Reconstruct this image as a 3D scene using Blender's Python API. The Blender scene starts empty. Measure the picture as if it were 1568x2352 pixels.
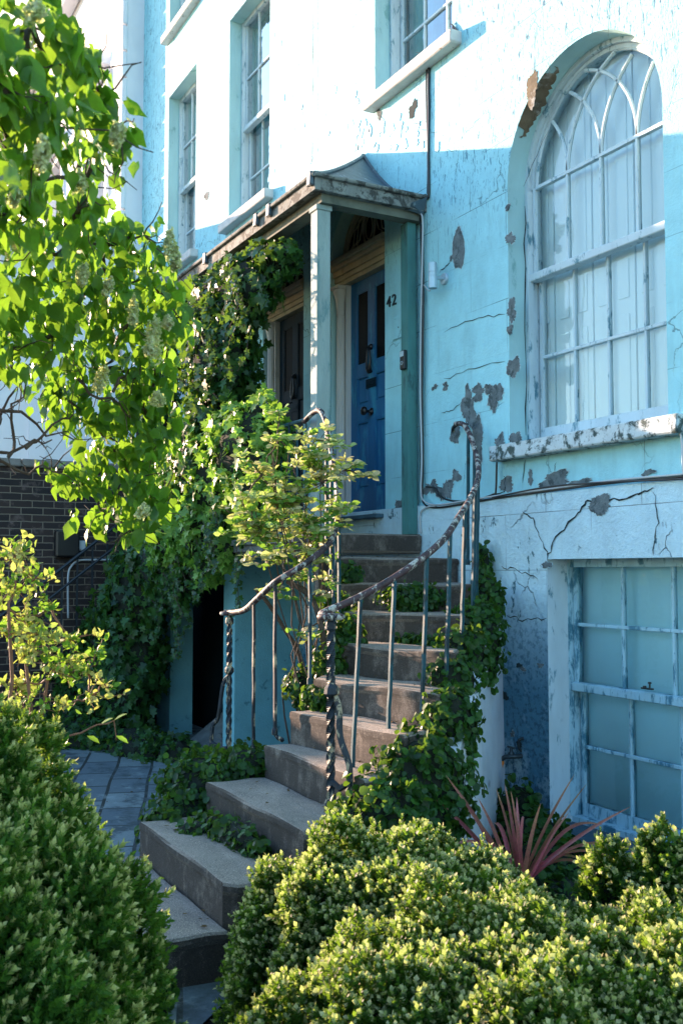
import bpy, math, random
import numpy as np
from mathutils import Vector, Matrix
random.seed(7); rng = np.random.default_rng(7)
S = bpy.context.scene
COL = S.collection
# ------------------------------------------------------------------ camera
TH = math.radians(3.35)
FH = Vector((-0.877, 0.480, 0)).normalized()
RT = Vector((FH.y, -FH.x, 0))
FW = FH * math.cos(TH) + Vector((0, 0, math.sin(TH)))
UP = RT.cross(FW)
FPX = 2286.0
cam_d = bpy.data.cameras.new('camera'); cam = bpy.data.objects.new('camera', cam_d); COL.objects.link(cam)
cam.matrix_world = Matrix((( RT.x, UP.x, -FW.x, 0), (RT.y, UP.y, -FW.y, 0), (RT.z, UP.z, -FW.z, 0), (0, 0, 0, 1)))
cam_d.sensor_fit = 'VERTICAL'; cam_d.sensor_height = 36; cam_d.sensor_width = 24; cam_d.lens = 36 * FPX / 2352
cam_d.clip_end = 600; cam_d.clip_start = 0.05
cam_d.dof.use_dof = True; cam_d.dof.focus_distance = 6.6; cam_d.dof.aperture_fstop = 6.5
S.camera = cam
# ------------------------------------------------------------------ light
SUN = Vector((3.0, 1.0, -0.635)).normalized()      # the way the sunlight travels
el = math.asin(-SUN.z); az = math.atan2(-SUN.x, -SUN.y)   # compass angle from +Y
W = bpy.data.worlds.new('World'); S.world = W; W.use_nodes = True
nt = W.node_tree; bg = nt.nodes['Background']; sky = nt.nodes.new('ShaderNodeTexSky')
sky.sky_type = 'NISHITA'; sky.sun_disc = False; sky.sun_elevation = el; sky.sun_rotation = az
sky.air_density = 1.3; sky.dust_density = 0.4; sky.ozone_density = 4.0
nt.links.new(sky.outputs[0], bg.inputs[0]); bg.inputs[1].default_value = 0.15
sl = bpy.data.lights.new('sun', 'SUN'); sl.energy = 3.5; sl.angle = math.radians(0.5); sl.color = (1, 0.69, 0.49)
so = bpy.data.objects.new('sun', sl); COL.objects.link(so); so.rotation_euler = SUN.to_track_quat('-Z', 'Y').to_euler(); so.location = (-20, -5, 12)
S.view_settings.view_transform = 'Standard'; S.view_settings.look = 'None'; S.view_settings.exposure = 2.35; S.view_settings.gamma = 1
S.cycles.max_bounces = 8; S.cycles.diffuse_bounces = 4; S.cycles.transparent_max_bounces = 12

# ------------------------------------------------------------------ pixel -> world (photo at 1568 x 2352)
def ray(x, y): return FW + RT * ((x - 784) / FPX) + UP * ((1176 - y) / FPX)
def atY(x, y, Y=4.2):
    d = ray(x, y); return d * (Y / d.y)
def atX(x, y, X):
    d = ray(x, y); return d * (X / d.x)
def atZ(x, y, Z):
    d = ray(x, y); return d * (Z / d.z)
def atD(x, y, dep): return ray(x, y) * dep     # depth along the view axis
YF = 4.2; GZ = -1.74

# ------------------------------------------------------------------ materials
def newmat(name):
    m = bpy.data.materials.new(name); m.use_nodes = True; t = m.node_tree
    return m, t, t.nodes['Principled BSDF']
def N(t, kind, **kw):
    n = t.nodes.new(kind)
    for k, v in kw.items():
        if k.startswith('i_'):
            key = k[2:]
            key = int(key) if key.isdigit() else key.replace('_', ' ')
            n.inputs[key].default_value = v
        else: setattr(n, k, v)
    return n
def L(t, a, b): t.links.new(a, b)
def mixc(t, fac, a, b, mode='MIX'):
    n = t.nodes.new('ShaderNodeMix'); n.data_type = 'RGBA'; n.blend_type = mode
    for sock, v in ((n.inputs[0], fac), (n.inputs[6], a), (n.inputs[7], b)):
        if hasattr(v, 'links'): t.links.new(v, sock)
        elif isinstance(v, (int, float)): sock.default_value = v
        else: sock.default_value = (*v, 1)
    return n.outputs[2]
def ramp(t, src, p0, p1, c0=(0, 0, 0), c1=(1, 1, 1)):
    r = t.nodes.new('ShaderNodeValToRGB'); r.color_ramp.elements[0].position = p0; r.color_ramp.elements[1].position = p1
    r.color_ramp.elements[0].color = (*c0, 1); r.color_ramp.elements[1].color = (*c1, 1); L(t, src, r.inputs[0]); return r.outputs[0]
def noise(t, vec, scale, detail=4, rough=0.55, dist=0.0):
    n = N(t, 'ShaderNodeTexNoise'); n.inputs['Scale'].default_value = scale; n.inputs['Detail'].default_value = detail
    n.inputs['Roughness'].default_value = rough; n.inputs['Distortion'].default_value = dist; L(t, vec, n.inputs['Vector']); return n.outputs['Fac']
def mapping(t, vec, sc=(1, 1, 1), rot=(0, 0, 0), loc=(0, 0, 0)):
    n = N(t, 'ShaderNodeMapping'); n.inputs['Scale'].default_value = sc; n.inputs['Rotation'].default_value = rot; n.inputs['Location'].default_value = loc
    L(t, vec, n.inputs['Vector']); return n.outputs[0]
def mth(t, op, a, b=0.5):
    n = t.nodes.new('ShaderNodeMath'); n.operation = op
    for s_, v in ((n.inputs[0], a), (n.inputs[1], b)):
        if hasattr(v, 'links'): t.links.new(v, s_)
        else: s_.default_value = v
    return n.outputs[0]
def bumpn(t, bsdf, h, strength=0.4, dist=0.02):
    b = N(t, 'ShaderNodeBump'); b.inputs['Strength'].default_value = strength; b.inputs['Distance'].default_value = dist
    L(t, h, b.inputs['Height']); L(t, b.outputs[0], bsdf.inputs['Normal'])

def m_wallpaint(name, base, fleck, under, mode='upper'):
    m, t, b = newmat(name); g = N(t, 'ShaderNodeNewGeometry').outputs['Position']
    big = noise(t, g, 0.9, 5, 0.6); c = mixc(t, ramp(t, big, 0.3, 0.75), base, [v * 0.86 for v in base])
    mid = noise(t, g, 6, 6, 0.65); c = mixc(t, ramp(t, mid, 0.35, 0.8), c, [min(1, v * 1.08) for v in base]); c = mixc(t, mth(t, 'MULTIPLY', ramp(t, noise(t, mapping(t, g, (5, 5, 1.2)), 1.6, 7, 0.7), 0.48, 0.7), 0.45), c, [v * .72 for v in base])
    # flaked paint, running vertically
    vs = mapping(t, g, (38, 38, 9.5)); f1 = noise(t, vs, 1.0, 4, 0.6, 0.6)
    area = ramp(t, noise(t, g, 0.8, 3, 0.6), 0.36, 0.58)
    spz = N(t, 'ShaderNodeSeparateXYZ'); L(t, g, spz.inputs[0]); zup = N(t, 'ShaderNodeMapRange'); zup.inputs[1].default_value = 2.2; zup.inputs[2].default_value = 3.1; L(t, spz.outputs[2], zup.inputs[0])
    f2 = ramp(t, noise(t, mapping(t, g, (70, 70, 22)), 1.0, 3, 0.6, 0.8), 0.615, 0.635)
    fl = mth(t, 'MULTIPLY', mth(t, 'MAXIMUM', ramp(t, f1, 0.61, 0.63), mth(t, 'MULTIPLY', f2, 0.9)), mth(t, 'MULTIPLY', zup.outputs[0], mth(t, 'ADD', mth(t, 'MULTIPLY', area, 0.7), 0.3)))
    if mode == 'lower': fl = ramp(t, noise(t, mapping(t, g, (9, 9, 5)), 1.0, 8, 0.7, 0.4), 0.63, 0.655)
    c = mixc(t, fl, c, fleck)
    # hairline cracks
    vo = N(t, 'ShaderNodeTexVoronoi', feature='DISTANCE_TO_EDGE'); vo.inputs['Scale'].default_value = 1.3
    wv = N(t, 'ShaderNodeVectorMath', operation='ADD'); L(t, g, wv.inputs[0])
    nc = N(t, 'ShaderNodeTexNoise'); nc.inputs['Scale'].default_value = 5; nc.inputs['Detail'].default_value = 6; L(t, g, nc.inputs['Vector'])
    sc_ = N(t, 'ShaderNodeVectorMath', operation='SCALE'); sc_.inputs['Scale'].default_value = 0.35; L(t, nc.outputs['Color'], sc_.inputs[0]); L(t, sc_.outputs[0], wv.inputs[1])
    L(t, wv.outputs[0], vo.inputs['Vector'])
    crk = ramp(t, vo.outputs[0], 0.0, 0.007, (1, 1, 1), (0, 0, 0))
    crk = mth(t, 'MULTIPLY', crk, ramp(t, noise(t, g, 1.7, 2), 0.52, 0.62))
    c = mixc(t, mth(t, 'MULTIPLY', crk, 0.75), c, under)
    # ashlar lines scored in the render
    sp = N(t, 'ShaderNodeSeparateXYZ'); L(t, g, sp.inputs[0]); cb = N(t, 'ShaderNodeCombineXYZ'); L(t, sp.outputs[0], cb.inputs[0]); L(t, sp.outputs[2], cb.inputs[1])
    br = N(t, 'ShaderNodeTexBrick'); br.inputs['Scale'].default_value = 1; br.inputs['Mortar Size'].default_value = 0.0022; br.inputs['Brick Width'].default_value = 0.82; br.inputs['Row Height'].default_value = 0.37
    br.inputs['Color1'].default_value = (1, 1, 1, 1); br.inputs['Color2'].default_value = (1, 1, 1, 1); br.inputs['Mortar'].default_value = (0, 0, 0, 1)
    L(t, cb.outputs[0], br.inputs['Vector'])
    ash = mth(t, 'MULTIPLY', mth(t, 'SUBTRACT', 1.0, br.outputs['Color']), ramp(t, noise(t, g, 2.1, 4), 0.42, 0.6))
    c = mixc(t, mth(t, 'MULTIPLY', ash, 0.8), c, under)
    # damp and grime
    dirt = ramp(t, noise(t, mapping(t, g, (2.2, 2.2, 0.8)), 1.6, 7, 0.7), 0.5, 0.78)
    c = mixc(t, mth(t, 'MULTIPLY', dirt, 0.35 if mode == 'upper' else 0.28), c, [v * 0.6 for v in base])
    if mode == 'lower':
        zr = N(t, 'ShaderNodeMapRange'); zr.inputs[1].default_value = -0.1; zr.inputs[2].default_value = -0.8; L(t, sp.outputs[2], zr.inputs[0])
        low = mth(t, 'MULTIPLY', zr.outputs[0], ramp(t, noise(t, g, 3.0, 8, 0.7), 0.33, 0.52))
        c = mixc(t, low, c, (0.10, 0.33, 0.50)); c = mixc(t, mth(t, 'MULTIPLY', zr.outputs[0], ramp(t, noise(t, g, 24, 8, 0.75), 0.51, 0.57)), c, (0.05, 0.17, 0.27))
    L(t, c, b.inputs['Base Color']); b.inputs['Roughness'].default_value = 0.75
    h = mth(t, 'ADD', mth(t, 'MULTIPLY', noise(t, g, 55, 5, 0.7), 0.35), mth(t, 'MULTIPLY', noise(t, g, 7, 6, 0.6), 0.6))
    h = mth(t, 'SUBTRACT', h, mth(t, 'MULTIPLY', fl, 0.22)); h = mth(t, 'SUBTRACT', h, mth(t, 'MULTIPLY', crk, 0.5)); h = mth(t, 'SUBTRACT', h, mth(t, 'MULTIPLY', ash, 0.4))
    if mode == 'lower':
        h = mth(t, 'ADD', h, mth(t, 'MULTIPLY', mth(t, 'MULTIPLY', noise(t, mapping(t, g, (1, 1, 0.6)), 22, 8, 0.75), 3.0), mth(t, 'ADD', zr.outputs[0], 0.08)))
    bumpn(t, b, h, 0.6 if mode == 'upper' else 1.0, 0.025 if mode == 'upper' else 0.03)
    return m
def m_simple(name, col, rough=0.6, var=0.15, scale=8, bump=0.1, metal=0, dirt=None, dirtamt=0.5, dscale=6, stretch=(1, 1, 1), bscale=60):
    m, t, b = newmat(name); g = mapping(t, N(t, 'ShaderNodeNewGeometry').outputs['Position'], stretch)
    c = mixc(t, ramp(t, noise(t, g, scale, 5), 0.3, 0.7), col, [v * (1 - var) for v in col])
    if dirt: c = mixc(t, ramp(t, noise(t, g, dscale, 8, 0.7, 0.3), 1 - dirtamt - 0.04, 1 - dirtamt + 0.04), c, dirt)
    L(t, c, b.inputs['Base Color']); b.inputs['Roughness'].default_value = rough; b.inputs['Metallic'].default_value = metal
    if bump: bumpn(t, b, noise(t, g, bscale, 6, 0.7), bump, 0.01)
    return m
def nospec(m, v=0.12):
    m.node_tree.nodes['Principled BSDF'].inputs['Specular IOR Level'].default_value = v; return m
def m_leaf(name, dark, bright, tipc=None, trans=0.4, rough=0.4, spec=0.4):
    m, t, b = newmat(name)
    r = N(t, 'ShaderNodeAttribute', attribute_name='rnd').outputs['Fac']; tp = N(t, 'ShaderNodeAttribute', attribute_name='tip').outputs['Fac']
    c = mixc(t, r, dark, bright)
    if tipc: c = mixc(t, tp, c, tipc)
    g_ = N(t, 'ShaderNodeNewGeometry').outputs['Position']; c = mixc(t, ramp(t, noise(t, g_, 90, 3), 0.4, 0.7), c, mixc(t, 0.35, c, (0.0, 0.0, 0.0)))
    L(t, c, b.inputs['Base Color']); b.inputs['Roughness'].default_value = rough; b.inputs['Specular IOR Level'].default_value = spec
    tr = N(t, 'ShaderNodeBsdfTranslucent'); L(t, mixc(t, 0.5, c, (0.36, 0.62, 0.04), 'MIX'), tr.inputs[0])
    ms = N(t, 'ShaderNodeMixShader'); ms.inputs[0].default_value = trans
    L(t, b.outputs[0], ms.inputs[1]); L(t, tr.outputs[0], ms.inputs[2]); L(t, ms.outputs[0], t.nodes['Material Output'].inputs[0])
    return m
def m_glass(name, tint=(1, 1, 1), gloss=0.35):
    m, t, b = newmat(name); t.nodes.remove(b)
    g = N(t, 'ShaderNodeNewGeometry').outputs['Position']
    gl = N(t, 'ShaderNodeBsdfGlossy'); gl.inputs['Roughness'].default_value = 0.03
    tr = N(t, 'ShaderNodeBsdfTransparent'); tr.inputs[0].default_value = (*tint, 1)
    bp = N(t, 'ShaderNodeBump'); bp.inputs['Strength'].default_value = 0.25; bp.inputs['Distance'].default_value = 0.01; L(t, noise(t, g, 5, 2), bp.inputs['Height']); L(t, bp.outputs[0], gl.inputs['Normal'])
    fr = N(t, 'ShaderNodeFresnel'); fr.inputs[0].default_value = 1.5
    ms = N(t, 'ShaderNodeMixShader'); L(t, mth(t, 'MINIMUM', mth(t, 'MULTIPLY', fr.outputs[0], gloss * 6), 1.0), ms.inputs[0])
    L(t, tr.outputs[0], ms.inputs[1]); L(t, gl.outputs[0], ms.inputs[2]); L(t, ms.outputs[0], t.nodes['Material Output'].inputs[0])
    return m
def m_brick(name):
    m, t, b = newmat(name); g = N(t, 'ShaderNodeNewGeometry').outputs['Position']
    sp = N(t, 'ShaderNodeSeparateXYZ'); L(t, g, sp.inputs[0]); cb = N(t, 'ShaderNodeCombineXYZ')
    wob = mth(t, 'MULTIPLY', noise(t, g, 7, 3), 0.014)
    L(t, mth(t, 'ADD', mth(t, 'ADD', sp.outputs[1], sp.outputs[0]), wob), cb.inputs[0]); L(t, mth(t, 'ADD', sp.outputs[2], wob), cb.inputs[1])
    br = N(t, 'ShaderNodeTexBrick'); br.inputs['Scale'].default_value = 1; br.inputs['Mortar Size'].default_value = 0.006; br.inputs['Brick Width'].default_value = 0.235; br.inputs['Row Height'].default_value = 0.077
    br.inputs['Mortar Smooth'].default_value = 0.3
    br.inputs['Color1'].default_value = (0.040, 0.024, 0.020, 1); br.inputs['Color2'].default_value = (0.014, 0.011, 0.012, 1); br.inputs['Mortar'].default_value = (0.19, 0.15, 0.11, 1)
    L(t, cb.outputs[0], br.inputs['Vector'])
    c = mixc(t, ramp(t, noise(t, g, 5, 6, 0.7), 0.55, 0.68), br.outputs['Color'], (0.13, 0.09, 0.08))
    L(t, c, b.inputs['Base Color']); b.inputs['Roughness'].default_value = 0.85
    bumpn(t, b, mth(t, 'ADD', mth(t, 'SUBTRACT', 1, br.outputs['Fac']), mth(t, 'MULTIPLY', noise(t, g, 60, 4), 0.5)), 0.6, 0.012); return m
def m_flag(name):
    m, t, b = newmat(name); g = N(t, 'ShaderNodeNewGeometry').outputs['Position']
    sp = N(t, 'ShaderNodeSeparateXYZ'); L(t, mapping(t, g, (1, 1, 1), (0, 0, 0.35)), sp.inputs[0]); cb = N(t, 'ShaderNodeCombineXYZ')
    L(t, mth(t, 'ADD', sp.outputs[0], mth(t, 'MULTIPLY', noise(t, g, 1.1, 1), 0.06)), cb.inputs[0]); L(t, mth(t, 'ADD', sp.outputs[1], mth(t, 'MULTIPLY', noise(t, g, 0.9, 1), 0.06)), cb.inputs[1])
    br = N(t, 'ShaderNodeTexBrick'); br.inputs['Scale'].default_value = 1; br.inputs['Mortar Size'].default_value = 0.013; br.inputs['Brick Width'].default_value = 0.52; br.inputs['Row Height'].default_value = 0.30
    br.inputs['Color1'].default_value = (0.09, 0.12, 0.14, 1); br.inputs['Color2'].default_value = (0.20, 0.24, 0.24, 1); br.inputs['Mortar'].default_value = (0.025, 0.03, 0.025, 1)
    L(t, cb.outputs[0], br.inputs['Vector'])
    c = mixc(t, ramp(t, noise(t, g, 4, 8, 0.7), 0.55, 0.75), br.outputs['Color'], (0.32, 0.37, 0.36))
    c = mixc(t, ramp(t, noise(t, g, 2.5, 8, 0.75), 0.5, 0.6), c, (0.06, 0.08, 0.085))
    L(t, c, b.inputs['Base Color']); b.inputs['Roughness'].default_value = 0.8
    bumpn(t, b, mth(t, 'ADD', mth(t, 'SUBTRACT', 1, br.outputs['Fac']), mth(t, 'MULTIPLY', noise(t, g, 30, 6), 0.5)), 0.6, 0.015); return m
def m_step(name, col):
    m, t, b = newmat(name); geo = N(t, 'ShaderNodeNewGeometry'); g = geo.outputs['Position']
    c = mixc(t, ramp(t, noise(t, g, 4, 8, 0.7), 0.35, 0.7), col, [v * 0.55 for v in col])
    c = mixc(t, ramp(t, noise(t, g, 220, 3, 0.6), 0.56, 0.66), c, [min(1, v * 2.0) for v in col])
    c = mixc(t, ramp(t, noise(t, g, 130, 3, 0.6), 0.36, 0.42, (1, 1, 1), (0, 0, 0)), c, [v * 0.4 for v in col])
    # soot and algae settle on the upright faces
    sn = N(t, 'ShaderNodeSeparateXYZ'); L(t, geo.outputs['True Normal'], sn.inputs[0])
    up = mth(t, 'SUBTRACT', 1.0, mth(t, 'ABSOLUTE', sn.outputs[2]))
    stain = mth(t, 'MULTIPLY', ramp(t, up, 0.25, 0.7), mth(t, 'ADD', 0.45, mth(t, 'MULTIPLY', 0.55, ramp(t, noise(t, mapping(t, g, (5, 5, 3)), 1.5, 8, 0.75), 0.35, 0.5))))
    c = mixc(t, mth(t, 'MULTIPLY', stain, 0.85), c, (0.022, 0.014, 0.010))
    lich = mth(t, 'MULTIPLY', ramp(t, noise(t, g, 9, 8, 0.8), 0.62, 0.68), ramp(t, up, 0.3, 0.8)); c = mixc(t, mth(t, 'MULTIPLY', lich, 0.5), c, (0.12, 0.13, 0.125))
    L(t, c, b.inputs['Base Color']); b.inputs['Roughness'].default_value = 0.9
    bumpn(t, b, mth(t, 'ADD', noise(t, g, 90, 6, 0.8), mth(t, 'MULTIPLY', noise(t, g, 9, 5), 1.3)), 0.6, 0.012); return m
def m_iron(name, a, chip, rust, amt=0.45):
    m, t, b = newmat(name); g = N(t, 'ShaderNodeNewGeometry').outputs['Position']
    n1 = noise(t, mapping(t, g, (1, 1, 0.45)), 22, 6, 0.7, 0.5); n2 = noise(t, g, 9, 4)
    c = mixc(t, ramp(t, n2, 0.5, 0.6), a, [v * 0.35 for v in a])
    c = mixc(t, ramp(t, n1, 1 - amt - 0.02, 1 - amt + 0.02), c, chip)
    c = mixc(t, ramp(t, noise(t, g, 30, 6, 0.7), 0.6, 0.63), c, rust)
    L(t, c, b.inputs['Base Color']); b.inputs['Roughness'].default_value = 0.65
    bumpn(t, b, n1, 0.6, 0.006); return m

M = {}
M['wall'] = m_wallpaint('blue_wall_paint', (0.36, 0.72, 0.79), (0.03, 0.15, 0.24), (0.03, 0.09, 0.12))
M['plinth'] = m_wallpaint('blue_plinth_paint', (0.64, 0.86, 0.93), (0.08, 0.22, 0.27), (0.05, 0.10, 0.13), 'lower')
M['whitewall'] = m_simple('white_stucco', (0.80, 0.80, 0.82), 0.7, 0.1, 2, 0.15)
M['reveal'] = m_simple('reveal_paint', (0.42, 0.68, 0.70), 0.7, 0.2, 3, 0.3, dirt=(0.2, 0.4, 0.4), dirtamt=0.36, stretch=(1, 1, .5), bscale=20)
M['patch'] = m_simple('bare_render', (0.20, 0.24, 0.25), 0.95, 0.5, 18, 0.9, dirt=(0.065, 0.085, 0.09), dirtamt=0.45, dscale=14)
M['brownpatch'] = m_simple('bare_brown_render', (0.22, 0.17, 0.11), 0.95, 0.5, 12, 0.6, dirt=(0.36, 0.34, 0.30), dirtamt=0.42)
M['undercoat'] = m_simple('old_white_undercoat', (0.50, 0.66, 0.70), 0.9, 0.3, 20, 0.3)
M['crack'] = m_simple('open_crack', (0.012, 0.03, 0.035), 0.95, 0.2, 20, 0)
M['frame'] = m_simple('flaking_white_window_paint', (0.58, 0.70, 0.75), 0.6, 0.15, 10, 0.3, dirt=(0.10, 0.24, 0.30), dirtamt=0.40, dscale=16, stretch=(1, 1, 0.35))
M['basement_frame'] = m_simple('flaking_blue_window_paint', (0.42, 0.66, 0.76), 0.6, 0.2, 10, 0.4, dirt=(0.06, 0.20, 0.28), dirtamt=0.45, dscale=14, stretch=(1, 1, 0.3))
M['sill'] = m_simple('lichened_sill_paint', (0.62, 0.70, 0.72), 0.85, 0.2, 10, 0.6, dirt=(0.05, 0.08, 0.075), dirtamt=0.47, dscale=11)
M['cleansill'] = m_simple('worn_white_sill_paint', (0.74, 0.68, 0.64), 0.8, 0.2, 9, 0.5, dirt=(0.28, 0.20, 0.14), dirtamt=0.36, dscale=12)
M['glass'] = m_glass('window_glass', (0.96, 1.0, 1.0), 0.22)
M['darkglass'] = m_glass('upper_window_glass', (0.5, 0.8, 0.85), 0.6)
M['shutter'] = m_simple('white_shutter_paint', (0.82, 0.95, 1.0), 0.6, 0.06, 2, 0.02)
M['blind'] = m_simple('turquoise_blind', (0.56, 0.90, 1.0), 0.8, 0.1, 2, 0.03)
M['curtain'] = m_simple('pale_curtain', (0.45, 0.68, 0.72), 0.9, 0.15, 4, 0.05)
M['passage'] = nospec(m_simple('painted_passage_shade', (0.008, 0.014, 0.016), 0.95, 0.3, 3, 0.3), 0.05)  # near-black colour painted in for the shade under the landing
M['room'] = m_simple('dark_room', (0.03, 0.08, 0.09), 0.9, 0.1, 2, 0)
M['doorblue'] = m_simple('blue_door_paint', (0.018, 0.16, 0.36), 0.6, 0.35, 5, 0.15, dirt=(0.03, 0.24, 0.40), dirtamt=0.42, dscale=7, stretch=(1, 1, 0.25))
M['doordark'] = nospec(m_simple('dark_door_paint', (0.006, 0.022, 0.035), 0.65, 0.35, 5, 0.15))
M['blackglass'] = nospec(m_simple('dark_door_glass', (0.006, 0.009, 0.011), 0.5, 0.1, 5, 0), 0.03)
M['cream'] = m_simple('cream_joinery_paint', (0.42, 0.37, 0.25), 0.6, 0.25, 7, 0.3, dirt=(0.2, 0.15, 0.09), dirtamt=0.36, stretch=(1, 1, 0.4))
M['surround'] = m_simple('white_column_paint', (0.62, 0.61, 0.58), 0.6, 0.15, 7, 0.2, dirt=(0.30, 0.30, 0.26), dirtamt=0.34, stretch=(1, 1, 0.3))
M['post'] = m_simple('weathered_post_paint', (0.30, 0.38, 0.36), 0.75, 0.25, 8, 0.6, dirt=(0.12, 0.22, 0.22), dirtamt=0.42, dscale=11, stretch=(1, 1, 0.25))
M['greenpost'] = m_simple('green_post_paint', (0.07, 0.24, 0.23), 0.7, 0.4, 8, 0.4, dirt=(0.03, 0.09, 0.09), dirtamt=0.42, stretch=(1, 1, 0.3))
M['lead'] = m_simple('lead_sheet', (0.09, 0.13, 0.16), 0.5, 0.3, 5, 0.3, dirt=(0.30, 0.36, 0.38), dirtamt=0.36, dscale=10)
M['fascia'] = m_simple('mossy_fascia_paint', (0.24, 0.25, 0.23), 0.85, 0.35, 10, 0.6, dirt=(0.05, 0.05, 0.045), dirtamt=0.47, dscale=12)
M['soffit'] = m_simple('soffit_boards', (0.16, 0.17, 0.13), 0.85, 0.35, 6, 0.3, dirt=(0.08, 0.09, 0.07), dirtamt=0.42, dscale=5)
M['iron'] = m_iron('blue_green_railing_paint', (0.006, 0.060, 0.080), (0.22, 0.18, 0.12), (0.03, 0.03, 0.03), 0.33)
M['ironchip'] = m_iron('chipped_railing_paint', (0.010, 0.018, 0.028), (0.36, 0.29, 0.19), (0.03, 0.02, 0.02), 0.43)
M['handrail'] = m_iron('rusty_handrail_paint', (0.065, 0.032, 0.035), (0.42, 0.39, 0.34), (0.03, 0.02, 0.025), 0.46)
M['blackiron'] = m_simple('black_iron', (0.012, 0.02, 0.028), 0.5, 0.3, 9, 0.2)
M['step'] = m_step('worn_step_stone', (0.33, 0.27, 0.22))
M['spandrel'] = m_simple('off_white_spandrel_paint', (0.66, 0.70, 0.76), 0.85, 0.2, 4, 0.7, dirt=(0.22, 0.22, 0.23), dirtamt=0.32, dscale=4, bscale=25)
M['cornice'] = m_simple('grey_stone_cornice', (0.16, 0.17, 0.16), 0.9, 0.4, 8, 0.5)
M['innerwall'] = m_simple('teal_area_wall_paint', (0.20, 0.48, 0.53), 0.8, 0.2, 4, 0.6, dirt=(0.06, 0.17, 0.20), dirtamt=0.36, dscale=6)
M['brick'] = m_brick('dark_brick')
M['coping'] = m_simple('coping_stone', (0.26, 0.24, 0.22), 0.9, 0.4, 6, 0.5)
M['flag'] = m_flag('flagstones')
M['soil'] = m_simple('dark_soil', (0.03, 0.026, 0.02), 1, 0.5, 10, 0.8)
M['ledge'] = m_simple('blue_grey_ledge', (0.06, 0.13, 0.17), 0.8, 0.4, 6, 0.5, dirt=(0.16, 0.25, 0.28), dirtamt=0.36)
M['cableblack'] = m_simple('black_cable', (0.012, 0.012, 0.014), 0.4, 0.1, 5, 0)
M['cablewhite'] = m_simple('white_cable', (0.55, 0.58, 0.60), 0.5, 0.2, 5, 0)
M['black'] = m_simple('black_plastic', (0.01, 0.01, 0.012), 0.35, 0.1, 5, 0)
M['steel'] = m_simple('painted_lamp_metal', (0.42, 0.55, 0.62), 0.4, 0.1, 5, 0, metal=0.3)
M['brass'] = m_simple('tarnished_tap_brass', (0.06, 0.08, 0.09), 0.45, 0.4, 12, 0.2, metal=0.6)
M['orange'] = m_simple('orange_plastic', (0.75, 0.22, 0.03), 0.4, 0.1, 5, 0)
M['bark'] = m_simple('brown_bark', (0.10, 0.065, 0.045), 0.9, 0.4, 20, 0.6)
M['redtwig'] = m_simple('reddish_twig', (0.26, 0.11, 0.06), 0.7, 0.4, 20, 0.3)
M['core'] = m_simple('light_blocking_hull', (0.012, 0.018, 0.009), 1, 0.5, 15, 0.5)  # near-black colour of the hull added inside foliage to block light
M['ivy'] = m_leaf('ivy_leaf', (0.010, 0.040, 0.012), (0.045, 0.14, 0.03), None, 0.28, 0.38, 0.35)
M['ivysunlit'] = m_leaf('sunlit_ivy_leaf', (0.05, 0.16, 0.025), (0.28, 0.50, 0.08), None, 0.4, 0.42, 0.35)  # ivy leaf in a brighter colour that stands for sunlight
M['creeper'] = m_leaf('creeper_leaf', (0.008, 0.032, 0.008), (0.040, 0.13, 0.02), None, 0.28, 0.45, 0.3)
M['box'] = m_leaf('box_leaf', (0.006, 0.024, 0.006), (0.045, 0.12, 0.016), (0.97, 0.84, 0.42), 0.48, 0.5, 0.25)  # cream tip colour: new growth with sunlight painted in
M['boxleft'] = m_leaf('golden_box_leaf', (0.015, 0.06, 0.012), (0.08, 0.20, 0.025), (0.85, 0.76, 0.30), 0.42, 0.5, 0.25)  # golden tips, paled further to look sunlit
M['lilac'] = m_leaf('lilac_leaf', (0.012, 0.070, 0.008), (0.11, 0.29, 0.02), None, 0.5, 0.4, 0.35)
M['flower'] = m_leaf('lilac_flower', (0.86, 0.76, 0.40), (0.98, 0.92, 0.66), None, 0.6, 0.7, 0.1)
M['rose'] = m_leaf('rose_leaf', (0.06, 0.18, 0.03), (0.26, 0.46, 0.09), (0.80, 0.62, 0.38), 0.4, 0.5, 0.25)
M['shrub'] = m_leaf('shrub_leaf', (0.07, 0.20, 0.02), (0.24, 0.42, 0.05), (0.80, 0.62, 0.22), 0.42, 0.5, 0.25)
M['cordyline'] = m_leaf('cordyline_blade', (0.30, 0.02, 0.08), (0.95, 0.14, 0.24), (1.0, 0.48, 0.34), 0.45, 0.3, 0.6)
M['deadleaf'] = m_leaf('dead_leaf', (0.06, 0.03, 0.015), (0.22, 0.12, 0.05), None, 0.1, 0.8, 0.1)
M['numeral'] = m_simple('black_numeral', (0.012, 0.02, 0.03), 0.5, 0.1, 5, 0)

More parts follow.
